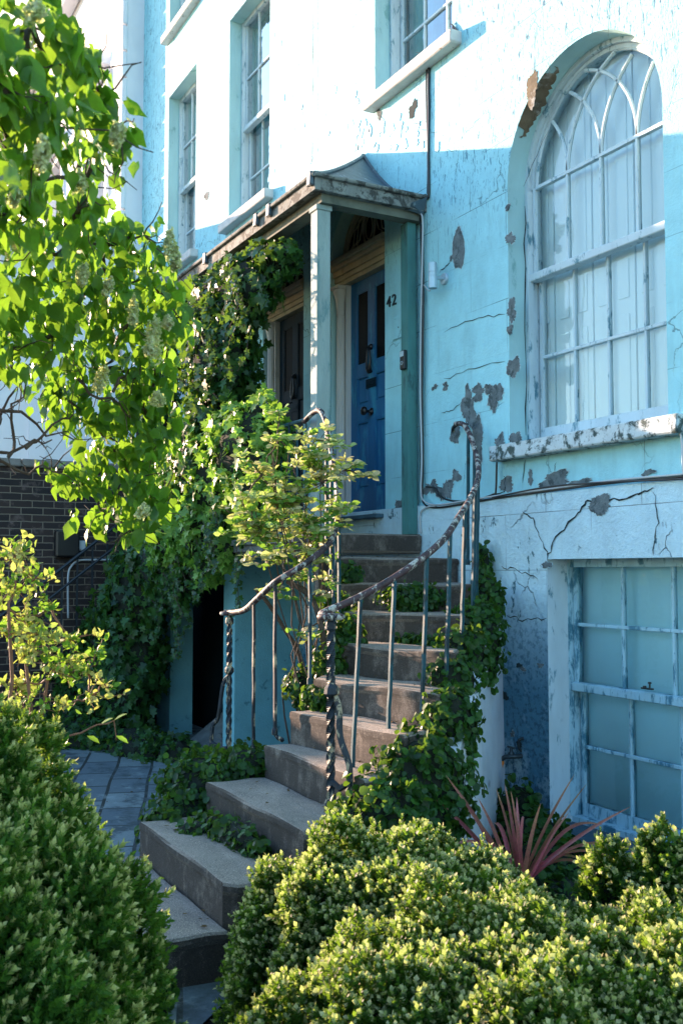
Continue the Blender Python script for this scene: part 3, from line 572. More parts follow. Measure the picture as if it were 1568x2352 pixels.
# ------------------------------------------------------------------ doors
def door(root, o, mat, key):
    x0, x1 = o['x0'], o['x1']; c = (x0 + x1) / 2; zt = 2.56; dy = YF + .115
    dx0, dx1 = x0 + .165, x1 - .055
    d = MB(); d.box(dx0, dx1, dy + .022, dy + .06, .46, zt)
    # stiles and rails stand proud of the panels
    ins = [(1.80, 2.46, 1), (1.44, 1.70, 0), (.70, 1.30, 0)]
    d.box(dx0, dx0 + .10, dy, dy + .022, .46, zt); d.box(dx1 - .10, dx1, dy, dy + .022, .46, zt); mid = (dx0 + dx1) / 2
    d.box(mid - .055, mid + .055, dy + .0005, dy + .022, .46, zt)
    for (a, b_) in ((.46, .70), (1.30, 1.44), (1.70, 1.80), (2.46, zt)):
        for (p, q) in ((dx0 + .1, mid - .055), (mid + .055, dx1 - .1)): d.box(p, q, dy + .001, dy + .022, a, b_)
    for (a, b_, gl) in ins:
        for (p, q) in ((dx0 + .1, mid - .055), (mid + .055, dx1 - .1)):
            for (e0, e1, z0, z1) in ((p, p + .014, a, b_), (q - .014, q, a, b_), (p + .014, q - .014, a, a + .014), (p + .014, q - .014, b_ - .014, b_)): d.box(e0, e1, dy + .004, dy + .023, z0, z1)
            if not gl: d.box(p + .03, q - .03, dy + .010, dy + .0225, a + .03, b_ - .03, bev=.006)
    D = d.build('door', mat, root, bevel=.003)
    D['label'] = key
    gp = MB()
    for (p, q) in ((dx0 + .115, mid - .07), (mid + .07, dx1 - .115)): gp.box(p, q, dy + .012, dy + .0215, 1.815, 2.445)
    gp.build('door_glass', 'blackglass', D)
    kn = MB(); kn.lathe((mid, dy, 1.365), [(.034, 0), (.034, .008), (.013, .014), (.013, .05), (.036, .064), (.040, .078), (.034, .092), (.012, .097)], 18, axis=(0, -1, 0)); kn.build('door_knob', 'black', D, smooth=True)
    lk = MB(); lk.box(mid - .085, mid + .085, dy - .010, dy - .0008, 1.575, 1.655, bev=.003); lk.box(mid - .06, mid + .06, dy - .016, dy - .0105, 1.597, 1.634, bev=.002); lk.build('letter_plate', 'doordark', D)
    nk = MB(); nk.lathe((mid, dy, 1.93), [(.026, 0), (.026, .012), (.012, .02), (.012, .03)], 14, axis=(0, -1, 0))
    nk.tube([(mid + sx * w_, dy - .03, z) for sx, w_, z in ((-1, .008, 1.93), (-1, .022, 1.88), (-1, .030, 1.80), (-1, .022, 1.735), (0, 0, 1.71), (1, .022, 1.735), (1, .030, 1.80), (1, .022, 1.88), (1, .008, 1.93))], [.008, .009, .011, .015, .018, .015, .011, .009, .008], 8)
    nk.lathe((mid, dy, 1.715), [(.014, 0), (.014, .02)], 10, axis=(0, -1, 0)); nk.build('knocker', 'black', D, smooth=True)
    # surround: jamb lining, columns with flared capitals, entablature, fanlight
    s_ = MB(); s_.box(x0 + .128, dx0 - .001, dy - .035, dy + .06, .46, zt); s_.box(dx1 + .001, x1, dy - .012, dy + .06, .46, zt); s_.box(x0, x0 + .127, dy + .02, dy + .06, .46, zt)
    s_.box(dx0 - .016, dx0 - .002, dy - .05, dy - .036, .46, zt)
    s_.build('door_jamb', 'surround', root)
    for cx in (x0 + .075,):
        cl = MB(); prof = [(.066, 0), (.066, .05), (.056, .07), (.058, .10), (.048, .13)]
        cl.lathe((cx, dy - .055, .44), prof, 24); cl.lathe((cx, dy - .055, .575), [(.046, 0), (.043, .9), (.038, 1.72)], 32, flute=.11)
        cl.lathe((cx, dy - .055, 2.295), [(.042, 0), (.045, .01), (.040, .02), (.040, .05), (.045, .12), (.058, .18), (.070, .21), (.070, .235)], 24); cl.box(cx - .075, cx + .075, dy - .13, dy + .019, 2.531, 2.558)
        cl.build('column', 'surround', root, smooth=False)
    e = MB()
    for (za, zb, pr) in ((2.561, 2.60, .07), (2.601, 2.645, .085), (2.646, 2.70, .10), (2.701, 2.735, .13), (2.736, 2.775, .155), (2.776, 2.80, .135)): e.box(x0 + .001, x1 - .001, dy - pr, dy + .06, za, zb)
    e.build('entablature', 'cream', root, bevel=.004)
    fg = MB(); r = .47; pts = [(c + (r - .001) * math.cos(math.pi * i / 28), dy + .03, 2.80 + (r - .001) * math.sin(math.pi * i / 28)) for i in range(29)]
    fg.add(pts, [tuple(range(29))]); F = fg.build('fanlight', 'blackglass', root)
    fb = MB(); yy = dy + .012
    for rr, th_ in ((r - .03, .022), (r - .075, .012)): fb.tube([(c + rr * math.cos(math.pi * i / 28), yy, 2.80 + rr * math.sin(math.pi * i / 28)) for i in range(29)], th_, 6)
    fb.tube([(c + .10 * math.cos(2 * math.pi * i / 20), yy, 3.0 + .15 * math.sin(2 * math.pi * i / 20)) for i in range(21)], .010, 6)
    fb.tube([(c + .06 * math.cos(2 * math.pi * i / 20), yy, 3.0 + .10 * math.sin(2 * math.pi * i / 20)) for i in range(21)], .007, 6)
    for sg in (-1, 1):
        for k in range(1, 4):
            top = (r - .08); a = 1.25 - .28 * k
            fb.tube([(c + sg * (.11 + .07 * k) * 1.0, yy, 2.81), (c + sg * (.13 + .085 * k), yy, 2.81 + .12 - .02 * k), (c + sg * (.10 + .06 * k), yy, 2.95 - 0.01 * k), (c + sg * top * math.cos(a + .35) * .9, yy, 2.80 + top * math.sin(a + .35) * .93), (c + sg * .05, yy, 3.16 - .0 * k)], .007, 6)
    fb.build('glazing_bars', 'cream', F)
    t_ = MB(); t_.box(x0 - .02, x1 + .02, YF - .10, YF + .2, .425, .459, bev=.006); t_.build('door_sill', 'ledge', root)
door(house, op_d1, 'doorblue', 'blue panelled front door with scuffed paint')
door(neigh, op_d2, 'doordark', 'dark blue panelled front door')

# ------------------------------------------------------------------ porch canopy shared by the two doors
can = thing('porch_canopy', (-8.23, 3.7, .27), 'grey lead-roofed porch canopy on square peeling posts over the two front doors', 'canopy')
XL, XR, YO = -10.16, -6.30, 3.23
def ring(u, dz=0.0, inset=0.0):
    z = 2.875 + .685 * u ** 1.15 + dz; zw = 2.875 + .685 * u ** 1.7 + dz; e = .97 * u; return [(XL + e + inset, YF, zw), (XL + e + inset, YO + inset + .97 * u, z), (XR - e - inset, YO + inset + .97 * u, z), (XR - e - inset, YF, zw)]
r = MB(); us = [i / 12 for i in range(13)]
for dz, ins in ((0, 0), (-.05, .03)):
    R = [ring(min(u, .985), dz, ins if u < .9 else 0) for u in us]
    for a, c in zip(R, R[1:]):
        for i in range(3): r.add([a[i], a[i + 1], c[i + 1], c[i]], [(0, 1, 2, 3)], 0 if dz == 0 else 1)
    r.add(R[-1], [(0, 1, 2, 3)], 0 if dz == 0 else 1)
for sx, xx, e in ((1, XR, -1), (-1, XL, 1)):
    r.tube([(xx + e * .97 * u, YO + .97 * u, 2.885 + .685 * u ** 1.15) for u in us[:-1]] + [(xx + e * .965, YO + .955, 3.565)], .016, 8)
    r.tube([(xx + e * .97 * u, YF - .012, 2.885 + .685 * u ** 1.7) for u in us], .020, 8)
for k in range(1, 6):
    x = XL + .99 + (XR - XL - 1.98) * k / 6; r.tube([(x, YO + .97 * u * .98, 2.885 + .685 * u ** 1.15) for u in us], .013, 6)
r.tube([(XR - .60, YF - .38, 2.875 + .29), (XR - .58, YF - .005, 2.875 + .285)], .010, 6)
r.build('canopy_roof', ['lead', 'soffit'], can)
f = MB(); f.box(XL, XR, YO, YO + .05, 2.765, 2.878); f.box(XR - .05, XR, YO + .0505, YF - .001, 2.765, 2.879); f.box(XL, XL + .05, YO + .0505, YF - .001, 2.765, 2.879)
f.tube([(XL - .01, YO - .012, 2.872), (XR + .012, YO - .012, 2.872)], .018, 8); f.tube([(XR + .012, YO - .012, 2.873), (XR + .012, YF + .0, 2.873)], .018, 8)
for x in (-7.35, -7.10, -8.5, -9.4, -6.38): f.box(x, x + .07, YO - .034, YO - .002, 2.80, 2.90, m=1, bev=.008)
f.add([(XR + .03, YF - .16, 2.80), (XR + .05, YF - .03, 2.86), (XR - .02, YF - .02, 2.74), (XR - .03, YF - .15, 2.76)], [(0, 1, 2, 3)], 1)
f.build('fascia', ['fascia', 'lead'], can, bevel=.004)
s_ = MB(); s_.box(XL + .05, XR - .05, YO + .0505, YO + .30, 2.772, 2.79); s_.box(XR - .16, XR - .051, YO + .301, YF - .002, 2.70, 2.79); s_.box(XR - .16, XR - .051, YO + .08, YO + .30, 2.70, 2.771)
s_.box(XL + .051, XR - .161, YO + .08, YO + .19, 2.70, 2.771); s_.box(XL + .05, XL + .16, YO + .31, YF - .002, 2.70, 2.79)
s_.build('soffit', 'soffit', can)
for x in (-6.51, -8.29, -10.06):
    p = MB(); p.box(x, x + .11, 3.30, 3.41, .272, 2.699, bev=.004); p.box(x - .01, x + .12, 3.29, 3.42, 2.66, 2.6995, bev=.004); p.build('porch_post', 'post', can, bevel=.004)
for x in (-6.50, -10.06):
    p = MB(); p.box(x, x + .10, 4.085, 4.165, .272, 2.699, bev=.004); p.build('wall_post', 'greenpost', can, bevel=.004)

# ------------------------------------------------------------------ white neighbour, brick wall
wh = thing('stucco_house', (-15, 4, GZ), 'white stucco house with blocky quoins behind the lilac', 'house')
w = MB(); YW = 3.95
w.add([(-13.6, YW, GZ), (-13.6, YF, GZ), (-13.6, YF, 15.4), (-13.6, YW, 15.4)], [(0, 1, 2, 3)])
wops = [dict(x0=-15.6, x1=-14.5, z0=5.2, z1=7.4), dict(x0=-18.6, x1=-17.4, z0=5.2, z1=7.4)]
facade(w, -26, -13.6, GZ, 15.4, wops, YW)
for o in wops: reveal(w, o, YW, YW + .2)
w.add([(-26, YW, GZ), (-26, YW, 15.4), (-26, 12, 15.4), (-26, 12, GZ)], [(0, 1, 2, 3)]); w.add([(-26, YW, 15.4), (-13.6, YW, 15.4), (-13.6, 12, 15.4), (-26, 12, 15.4)], [(0, 1, 2, 3)])
w.add([(-26, 12, GZ), (-13.61, 12, GZ), (-13.61, 12, 15.4), (-26, 12, 15.4)], [(0, 1, 2, 3)]); w.add([(-13.61, YF, GZ), (-13.61, 12, GZ), (-13.61, 12, 15.4), (-13.61, YF, 15.4)], [(0, 1, 2, 3)])
w.build('wall', 'whitewall', wh)
q = MB()
for k in range(15):
    z = 4.72 + k * .385; L_ = .62 if k % 2 else .42; q.box(-13.60 - L_, -13.57, YW - .07, YW - .002, z, z + .36, bev=.012)
q.build('quoin', 'whitewall', wh)
q = MB(); q.box(-17.5, -13.45, 1.40, YW - .01, 4.45, 4.62, bev=.01); q.box(-17.4, -13.55, 1.48, YW - .01, 4.25, 4.449, bev=.01); q.box(-17.3, -13.68, 1.56, YW - .012, GZ, 4.249); q.box(-17.35, -13.62, 1.53, YW - .011, 3.6, 3.7)  # porch with its outer end extended out of view to block sun on the doors
for yy in (1.9, 2.7, 3.55): q.box(-13.679, -13.63, yy, yy + .22, GZ, 4.2)
q.build('porch', 'whitewall', wh)
q = MB()
for o in wops:
    q.box(o['x0'] - .15, o['x1'] + .15, YW - .16, YW - .003, 7.55, 7.7, bev=.01); q.box(o['x0'] - .1, o['x0'] - .003, YW - .06, YW - .003, 5.2, 7.54); q.box(o['x1'] + .003, o['x1'] + .1, YW - .06, YW - .003, 5.2, 7.54); q.box(o['x0'] - .15, o['x1'] + .15, YW - .2, YW - .003, 5.08, 5.19, bev=.01)
q.box(-26, -13.5, YW - .25, YW - .004, 9.6, 9.9, bev=.02)
q.build('window_surround', 'whitewall', wh)
for o in wops:
    q = MB(); q.box(o['x0'] + .001, o['x1'] - .001, YW + .15, YW + .19, o['z0'], o['z1']); wn = q.build('window', 'darkglass', wh)
    q = MB(); xm = (o['x0'] + o['x1']) / 2
    for (a, b_, c_, d_) in ((xm - .02, xm + .02, o['z0'], o['z1']), (o['x0'], xm - .021, 6.28, 6.34), (xm + .021, o['x1'], 6.28, 6.34)): q.box(a, b_, YW + .12, YW + .149, c_, d_)
    q.build('glazing_bars', 'frame', wn)

bw = thing('brick_wall', (-11.3, 1.9, GZ), 'dark brick garden wall with stone coping left of the ivy', 'wall')
q = MB(); q.box(-11.45, -11.2, 1.5, YF - .03, GZ, 1.13); q.box(-11.45, -11.2, -4.2, 1.499, GZ, .30); q.build('brickwork', 'brick', bw)  # low outer run is unseen, added and sized to shade the lower bushes
q = MB()
for i in range(4): q.box(-11.5, -11.15, 1.47 + i * .67, 1.47 + (i + 1) * .67 - .008, 1.131, 1.215, bev=.012)
for i in range(8): q.box(-11.5, -11.15, -4.22 + i * .715, -4.22 + (i + 1) * .715 - .008, .301, .38, bev=.012)
q.build('coping', 'coping', bw, bevel=.006)
# ================================================================== STAIRCASE
st = thing('staircase', (-4.7, 2.6, GZ), 'curving flight of worn stone steps rising to the front doors', 'staircase')
E = {0: ((-6.62, 3.30), (-6.62, 4.165)), 1: ((-6.34, 3.32), (-6.34, 4.165)), 2: ((-6.13, 3.31), (-5.86, 4.165)), 3: ((-5.95, 3.22), (-5.32, 3.94)), 4: ((-5.74, 3.10), (-4.90, 3.50)),
     5: ((-5.46, 2.93), (-4.48, 3.16)), 6: ((-5.24, 2.68), (-4.26, 2.90)), 7: ((-5.25, 2.53), (-4.18, 2.64)), 8: ((-5.25, 2.37), (-4.10, 2.37)), 9: ((-5.28, 2.03), (-4.06, 2.03)), 10: ((-5.30, 1.66), (-4.05, 1.66)), 11: ((-5.32, 1.27), (-4.15, 1.27))}
def zk(k): return .27 - .18 * (k - 1)
def step_mesh(k):
    (lx, ly), (rx, ry) = E[k]; (ax, ay), (bx, by) = E[k - 1]; z = zk(k); mb = MB()
    if k == 11:
        pts = [(lx, ly), (rx - .10, ly)] + [(rx - .10 + .20 * math.sin(a), ly + .20 - .20 * math.cos(a)) for a in [i * math.pi / 16 for i in range(1, 9)]] + [(bx + .02, by), (ax, ay)]
    elif k == 10: pts = [(lx, ly), (rx - .05, ly), (rx, ly + .05), (bx, by), (ax, ay)]
    else: pts = [(lx, ly), (rx, ry), (bx, by), (ax, ay)]
    # densify and wear the nosing a little
    P = []
    for a, b in zip(pts, pts[1:] + pts[:1]):
        n = max(1, int(math.dist(a, b) / .07))
        for i in range(n): P.append((a[0] + (b[0] - a[0]) * i / n, a[1] + (b[1] - a[1]) * i / n))
    n = len(P); c = (sum(p[0] for p in P) / n, sum(p[1] for p in P) / n); V = []; F = []
    def inset(p, d):
        v = Vector((c[0] - p[0], c[1] - p[1])); l = v.length; return (p[0] + v.x / l * d, p[1] + v.y / l * d)
    prof = [(0.012, GZ if k > 4 else z - .30), (0.012, z - .055), (0.0, z - .035), (0.002, z - .014), (0.012, z - .003), (0.03, z)]
    for d, zz in prof:
        for i, p in enumerate(P):
            q_ = inset(p, d); wv = .004 * math.sin(p[0] * 9 + k) + .003 * math.sin(p[1] * 23 + 2 * k) + random.uniform(-.0012, .0012); V.append((q_[0], q_[1], zz + (wv if zz > z - .06 else 0)))
    for a in range(len(prof) - 1):
        for i in range(n): F.append((a * n + i, a * n + (i + 1) % n, (a + 1) * n + (i + 1) % n, (a + 1) * n + i))
    o = len(V); V.append((c[0], c[1], z + .001)); F += [((len(prof) - 1) * n + i, (len(prof) - 1) * n + (i + 1) % n, o) for i in range(n)]
    mb.add(V, F); return mb
for k in range(2, 12): step_mesh(k).build('step', 'step', st, smooth=False)
ld = MB(); ld.box(-10.16, -6.34, 3.22, 4.168, .13, .269, bev=.015); ld.box(-6.36, -6.30, 3.26, 4.166, -.2, .10); ld.build('landing', 'step', st, bevel=.01)
cn = MB()
for z0, z1, p in ((.145, .20, .05), (.20, .25, .08), (.10, .145, .02)): cn.box(-10.2, -6.45, 3.22 - p, 3.219, z0, z1)
cn.build('landing_cornice', 'cornice', st, bevel=.008)
iw = MB(); iw.box(-8.67, -8.40, 3.50, 4.17, GZ, .129); iw.build('supporting_wall', 'innerwall', st)
iw = MB(); iw.box(-10.60, -10.16, 3.50, 3.75, GZ, .128); iw.build('supporting_pier', 'innerwall', st)
iw = MB(); iw.box(-11.15, -8.68, 4.0, 4.16, GZ, .127); iw.build('passage_shade_panel', 'passage', st)  # dark panel added to stand for deep shade in the passage
rb = MB()
for _ in range(16):
    x, y, s_ = random.uniform(-9.5, -8.75), random.uniform(3.45, 3.85), random.uniform(.06, .14); z = GZ + random.uniform(0, .12)
    rb.box(x, x + s_ * 1.5, y, y + s_, z, z + s_ * .8, bev=.012)
rb.add([(-9.5, 3.4, GZ), (-8.75, 3.4, GZ), (-8.72, 3.95, GZ + .35), (-9.6, 3.95, GZ + .35)], [(0, 1, 2, 3)])
tag(rb.build('rubble_heap', 'cornice'), 'broken stone rubble in the dark opening under the landing', 'rubble', kind='stuff')
# outer spandrel wall following the curve
OUT = [(-4.05, 2.02), (-4.07, 2.37), (-4.14, 2.66), (-4.23, 2.91), (-4.45, 3.17), (-4.87, 3.51), (-5.29, 3.95), (-5.5, 4.165)]
OZ = [-1.35, -1.2, -1.03, -.86, -.68, -.50, -.30, -.15]
sp = MB(); V = []
Q = []
for i in range(len(OUT) - 1):
    for t_ in range(6): s_ = t_ / 6; Q.append((OUT[i][0] * (1 - s_) + OUT[i + 1][0] * s_, OUT[i][1] * (1 - s_) + OUT[i + 1][1] * s_, OZ[i] * (1 - s_) + OZ[i + 1] * s_))
Q.append((*OUT[-1], OZ[-1]))
for i, (x, y, z) in enumerate(Q):
    a = Q[max(i - 1, 0)]; b = Q[min(i + 1, len(Q) - 1)]; t_ = Vector((b[0] - a[0], b[1] - a[1])).normalized(); nx, ny = t_.y, -t_.x
    j = random.uniform(-.006, .006); V += [(x + nx * .012, y + ny * .012, z), (x + nx * (.09 + j), y + ny * (.09 + j), z - .015), (x + nx * (.10 + j), y + ny * (.10 + j), (z + GZ) / 2), (x + nx * (.11 - j), y + ny * (.11 - j), GZ)]
n = len(Q); F = [(4 * i + k, 4 * i + k + 1, 4 * i + 5 + k, 4 * i + 4 + k) for i in range(n - 1) for k in range(3)] + [(0, 1, 2, 3), tuple(4 * (n - 1) + k for k in (3, 2, 1, 0))]
sp.add(V, F); sp.build('spandrel_wall', 'spandrel', st, smooth=False)

# ================================================================== RAILINGS
def catmull(P, sub=6):
    P = [Vector(p) for p in P]; R = []
    for i in range(len(P) - 1):
        p0, p1, p2, p3 = P[max(i - 1, 0)], P[i], P[i + 1], P[min(i + 2, len(P) - 1)]
        for k in range(sub):
            t_ = k / sub; R.append(0.5 * ((2 * p1) + (p2 - p0) * t_ + (2 * p0 - 5 * p1 + 4 * p2 - p3) * t_ ** 2 + (3 * p1 - p0 - 3 * p2 + p3) * t_ ** 3))
    return R + [P[-1]]
def twisted(mb, bx, by, z0, z1, r=.021):
    n = 90; pts = [(bx, by, z0 + (z1 - z0) * i / n) for i in range(n + 1)]
    mb.tube(pts, [r * (1.0 if 6 < i < n - 8 else .9) for i in range(n + 1)], 4, twist=.26, square=True)
    mb.lathe((bx, by, z1 - .06), [(.022, 0), (.027, .01), (.027, .03), (.022, .045)], 12)
    mb.lathe((bx, by, z0), [(.034, 0), (.032, .05), (.025, .07)], 12)
    for zz in (z0 + (z1 - z0) * .60,): mb.lathe((bx, by, zz), [(.02, 0), (.032, .015), (.032, .035), (.02, .05)], 10)
def baluster(rail, top, bot, r=.012, foot=None, mat='iron'):
    mb = MB(); T, B = Vector(top), Vector(bot); n = 10; w = [T.lerp(B, i / n) + Vector((random.uniform(-.002, .002), random.uniform(-.002, .002), 0)) for i in range(n + 1)]
    if foot: w += [B + Vector((foot[0] * .4, foot[1] * .4, -.02)), B + Vector((foot[0], foot[1], -.028))]
    mb.tube(w, r, 4, square=True)
    mb.lathe(B + Vector((0, 0, -.005)), [(r * 1.5, 0), (r * 1.5, .03), (r, .04)], 6)
    return mb.build('baluster', mat, rail)
ro = thing('stair_railing', (-4.5, 2.45, -1.2), 'outer iron stair railing with rusty handrail curving up to the cracked wall', 'railing')
hp = [(-4.33, 2.28, -.215), (-4.37, 2.28, -.215), (-4.41, 2.34, -.20), (-4.41, 2.48, -.15), (-4.39, 2.66, -.065), (-4.37, 2.86, .055), (-4.41, 3.04, .17), (-4.60, 3.27, .30), (-4.86, 3.54, .43), (-5.13, 3.80, .59), (-5.36, 3.96, .755), (-5.57, 4.06, .93), (-5.72, 4.11, 1.03), (-5.84, 4.13, 1.05)]
hr = catmull(hp, 8); mb = MB(); mb.tube(hr, .0185, 10); a0 = Vector((-4.33, 2.31, -.22))
mb.tube([a0 + Vector((.055 * math.cos(t_), .055 * math.sin(t_), -.008)) for t_ in [i * .5 for i in range(13)]], [.016] * 13, 8); mb.lathe(a0 + Vector((0, 0, -.02)), [(.02, 0), (.035, .01), (.02, .03)], 10)
mb.build('handrail', 'handrail', ro, smooth=True)
nw = MB(); twisted(nw, -4.33, 2.31, -1.18, -.235, .023); NW = nw.build('newel_post', 'ironchip', ro)
br_ = MB(); br_.tube(catmull([(-4.33, 2.31, -.58), (-4.285, 2.33, -.66), (-4.27, 2.33, -.80), (-4.22, 2.345, -.91), (-4.21, 2.35, -.98), (-4.21, 2.35, -1.20)], 5), .017, 6); br_.tube([(-4.33, 2.31, -1.02), (-4.27, 2.33, -1.05), (-4.21, 2.35, -1.01)], .016, 6); br_.lathe((-4.32, 2.31, -.62), [(.02, 0), (.04, .02), (.035, .05), (.015, .07)], 10)
br_.build('brace', 'ironchip', NW)
tops = [26, 34, 42, 51, 60, 68, 76, 83, 90]
for j, i in enumerate(tops):
    p = hr[min(i, len(hr) - 1)]; zb = p.z - (.95 if j < 4 else .92)
    lean = RT * (-.045 + .004 * j); baluster(ro, p + Vector((0, 0, -.012)), (p.x + lean.x, p.y + lean.y, zb), .0125)
sc = MB(); sc.tube(catmull([(-5.80, 4.13, 1.05), (-5.88, 4.14, 1.03), (-5.90, 4.15, 1.0)], 4), .014, 6); sc.build('rail_end', 'ironchip', ro)

ri = thing('stair_railing', (-6.0, 2.5, -1.2), 'inner iron stair railing with slim dark twisted newel standing in front of the dark opening', 'railing')
hp = [(-6.07, 2.46, -.275), (-6.03, 2.475, -.275), (-5.80, 2.48, -.25), (-5.55, 2.46, -.17), (-5.32, 2.47, -.07), (-5.22, 2.60, .03), (-5.30, 2.82, .17), (-5.52, 3.0, .36), (-5.80, 3.14, .58), (-5.98, 3.20, .78), (-6.08, 3.22, .98), (-6.20, 3.23, 1.12), (-6.32, 3.23, 1.13), (-6.45, 3.22, 1.08)]
hi = catmull(hp, 8); mb = MB(); mb.tube(hi, .019, 10); mb.tube([Vector((-6.05, 2.475, -.28)) + Vector((.045 * math.cos(t_), .045 * math.sin(t_), 0)) for t_ in [i * .5 for i in range(13)]], .013, 8); mb.build('handrail', 'handrail', ri, smooth=True)
nw = MB(); twisted(nw, -6.03, 2.475, -1.24, -.29, .020); NW = nw.build('newel_post', 'ironchip', ri)
br_ = MB(); br_.tube(catmull([(-6.03, 2.475, -.68), (-6.07, 2.45, -.74), (-6.10, 2.43, -.95), (-6.15, 2.41, -1.02), (-6.16, 2.40, -1.24)], 5), .015, 6); br_.tube([(-6.16, 2.40, -1.11), (-6.08, 2.44, -1.15), (-6.03, 2.475, -1.14)], .014, 6); br_.build('brace', 'ironchip', NW)
baluster(ri, hi[22] + Vector((0, 0, -.01)), (hi[22].x, hi[22].y, -1.2), .0115, mat='ironchip')
baluster(ri, hi[32] + Vector((0, 0, -.01)), (hi[32].x, hi[32].y, -.95), .0125, foot=(.07, .02), mat='ironchip')
for i, dz in ((42, .72), (50, .80), (58, .86), (66, .88), (74, .86), (82, .9)):
    p = hi[i]; baluster(ri, p + Vector((0, 0, -.01)), (p.x, p.y, p.z - dz), .012)

lb = thing('landing_balustrade', (-8.3, 3.24, .27), 'dark iron balustrade with scrolls along the landing edge, mostly under ivy', 'railing')
mb = MB(); mb.tube([(-10.12, 3.24, 1.10), (-6.45, 3.24, 1.10)], .016, 8); mb.tube([(-10.12, 3.24, .36), (-6.45, 3.24, .36)], .011, 6); mb.tube([(-10.12, 3.24, .98), (-6.45, 3.24, .98)], .009, 6); mb.build('top_rail', 'iron', lb)
for i in range(27):
    x = -10.1 + i * .14; mb = MB(); mb.tube([(x, 3.24, .28), (x, 3.24, 1.09)], .009, 4, square=True); mb.build('baluster', 'iron', lb)
mb = MB()
for i in range(26):
    x = -10.03 + i * .14
    for sg in (1, -1): mb.tube([(x + sg * .03 * (1 - t_ / 9) * math.cos(t_), 3.24, .44 + (.0 if sg > 0 else .1) + .03 * (1 - t_ / 9) * math.sin(t_)) for t_ in [k * .6 for k in range(12)]], .005, 5)
mb.build('scrollwork', 'iron', lb)
# iron stair rail against the brick wall
bs = thing('area_steps_railing', (-10.9, 2.6, GZ), 'black iron railing of the area steps sloping down before the brick wall', 'railing')
A, B = atX(330, 1165, -10.95), atX(-60, 1470, -10.95)
mb = MB(); mb.tube([A + Vector((0, 0, .03)), B + Vector((0, 0, .03))], .018, 8); mb.tube([A + Vector((0, .12, -.10)), B + Vector((0, .12, -.10))], .015, 8); mb.build('handrail', 'blackiron', bs)
for i in range(11):
    p = A.lerp(B, (i + .5) / 11); mb = MB(); mb.tube([p, (p.x, p.y, max(GZ, p.z - 1.15))], .013, 4, square=True); mb.build('baluster', 'blackiron', bs)

# ================================================================== SMALL FITTINGS
def ntag(mb, name, mats, label, cat, group=None, smooth=False, bevel=0):
    return tag(mb.build(name, mats, None, smooth, bevel), label, cat, group)
# number 42
cu = bpy.data.curves.new('house_number', 'FONT'); cu.body = '42'; cu.size = .128; cu.extrude = .004; cu.space_character = 1.15; cu.align_x = 'CENTER'
tmp = bpy.data.objects.new('tmp', cu); COL.objects.link(tmp); dg = bpy.context.evaluated_depsgraph_get(); me = bpy.data.meshes.new_from_object(tmp.evaluated_get(dg)); bpy.data.objects.remove(tmp)
o = bpy.data.objects.new('house_number', me); COL.objects.link(o); me.materials.clear(); me.materials.append(M['numeral'])
c = atY(900, 703); o.matrix_world = Matrix.Translation((c.x, YF - .006, c.z)) @ Matrix.Rotation(math.pi / 2, 4, 'X') @ Matrix.Diagonal((1.12, 1.0, 1, 1))
tag(o, 'black numerals 42 on the pale wall beside the blue door', 'house number')
# painted-over entry plate
a, b = atY(903, 725), atY(926, 776); q = MB(); q.box(a.x, b.x, YF - .012, YF - .002, atY(915, 778).z, atY(915, 726).z, bev=.004)
for zz in (.2, .82): q.lathe(((a.x * .7 + b.x * .3), YF - .012, b.z + (a.z - b.z) * zz), [(.008, 0), (.006, .004)], 10, axis=(0, -1, 0), m=0)
q.lathe(((a.x + b.x) / 2 + .02, YF - .013, b.z + (a.z - b.z) * .45), [(.006, 0), (.006, .001)], 10, axis=(0, -1, 0), m=1)
ntag(q, 'entry_plate', ['wall', 'black'], 'small painted-over blue metal plate below the number 42', 'plate')
# doorbell on the green post
q = MB(); bx, by = -6.398, 4.07; z0, z1 = 1.545, 1.695
q.box(-6.47, -6.405, 4.052, 4.083, z0, z1, bev=.006); D = thing('doorbell', (-6.44, 4.07, z0), 'black video doorbell fixed to the green wall post', 'doorbell'); q.build('housing', 'black', D)
q = MB(); q.box(-6.463, -6.412, 4.049, 4.0515, z0 + .10, z1 - .008); q.build('camera_window', 'steel', D)
q = MB(); q.tube([(-6.437 + .014 * math.cos(t_), 4.050, z0 + .05 + .014 * math.sin(t_)) for t_ in [i * .45 for i in range(15)]], .0025, 6); q.build('push_button', 'steel', D)
# wall lamp
c = atY(1022, 641); D = thing('wall_lamp', (c.x, YF, c.z), 'grey metal cylinder wall lamp right of the porch', 'lamp')
q = MB(); q.lathe((c.x, YF - .001, c.z), [(.045, 0), (.045, .012), (.040, .02), (.012, .022), (.012, .085)], 22, axis=(0, -1, 0)); q.build('wall_plate', 'steel', D, smooth=False)
q = MB(); q.lathe((c.x, YF - .112, c.z - .085), [(.0, 0.004), (.028, .004), (.028, .0), (.033, .0), (.033, .088), (.031, .090), (.033, .092), (.033, .118), (.031, .12), (.033, .122), (.033, .19), (.0, .19)], 26); q.build('lamp_cylinder', 'steel', D)
lampc = Vector((c.x, YF - .112, c.z))
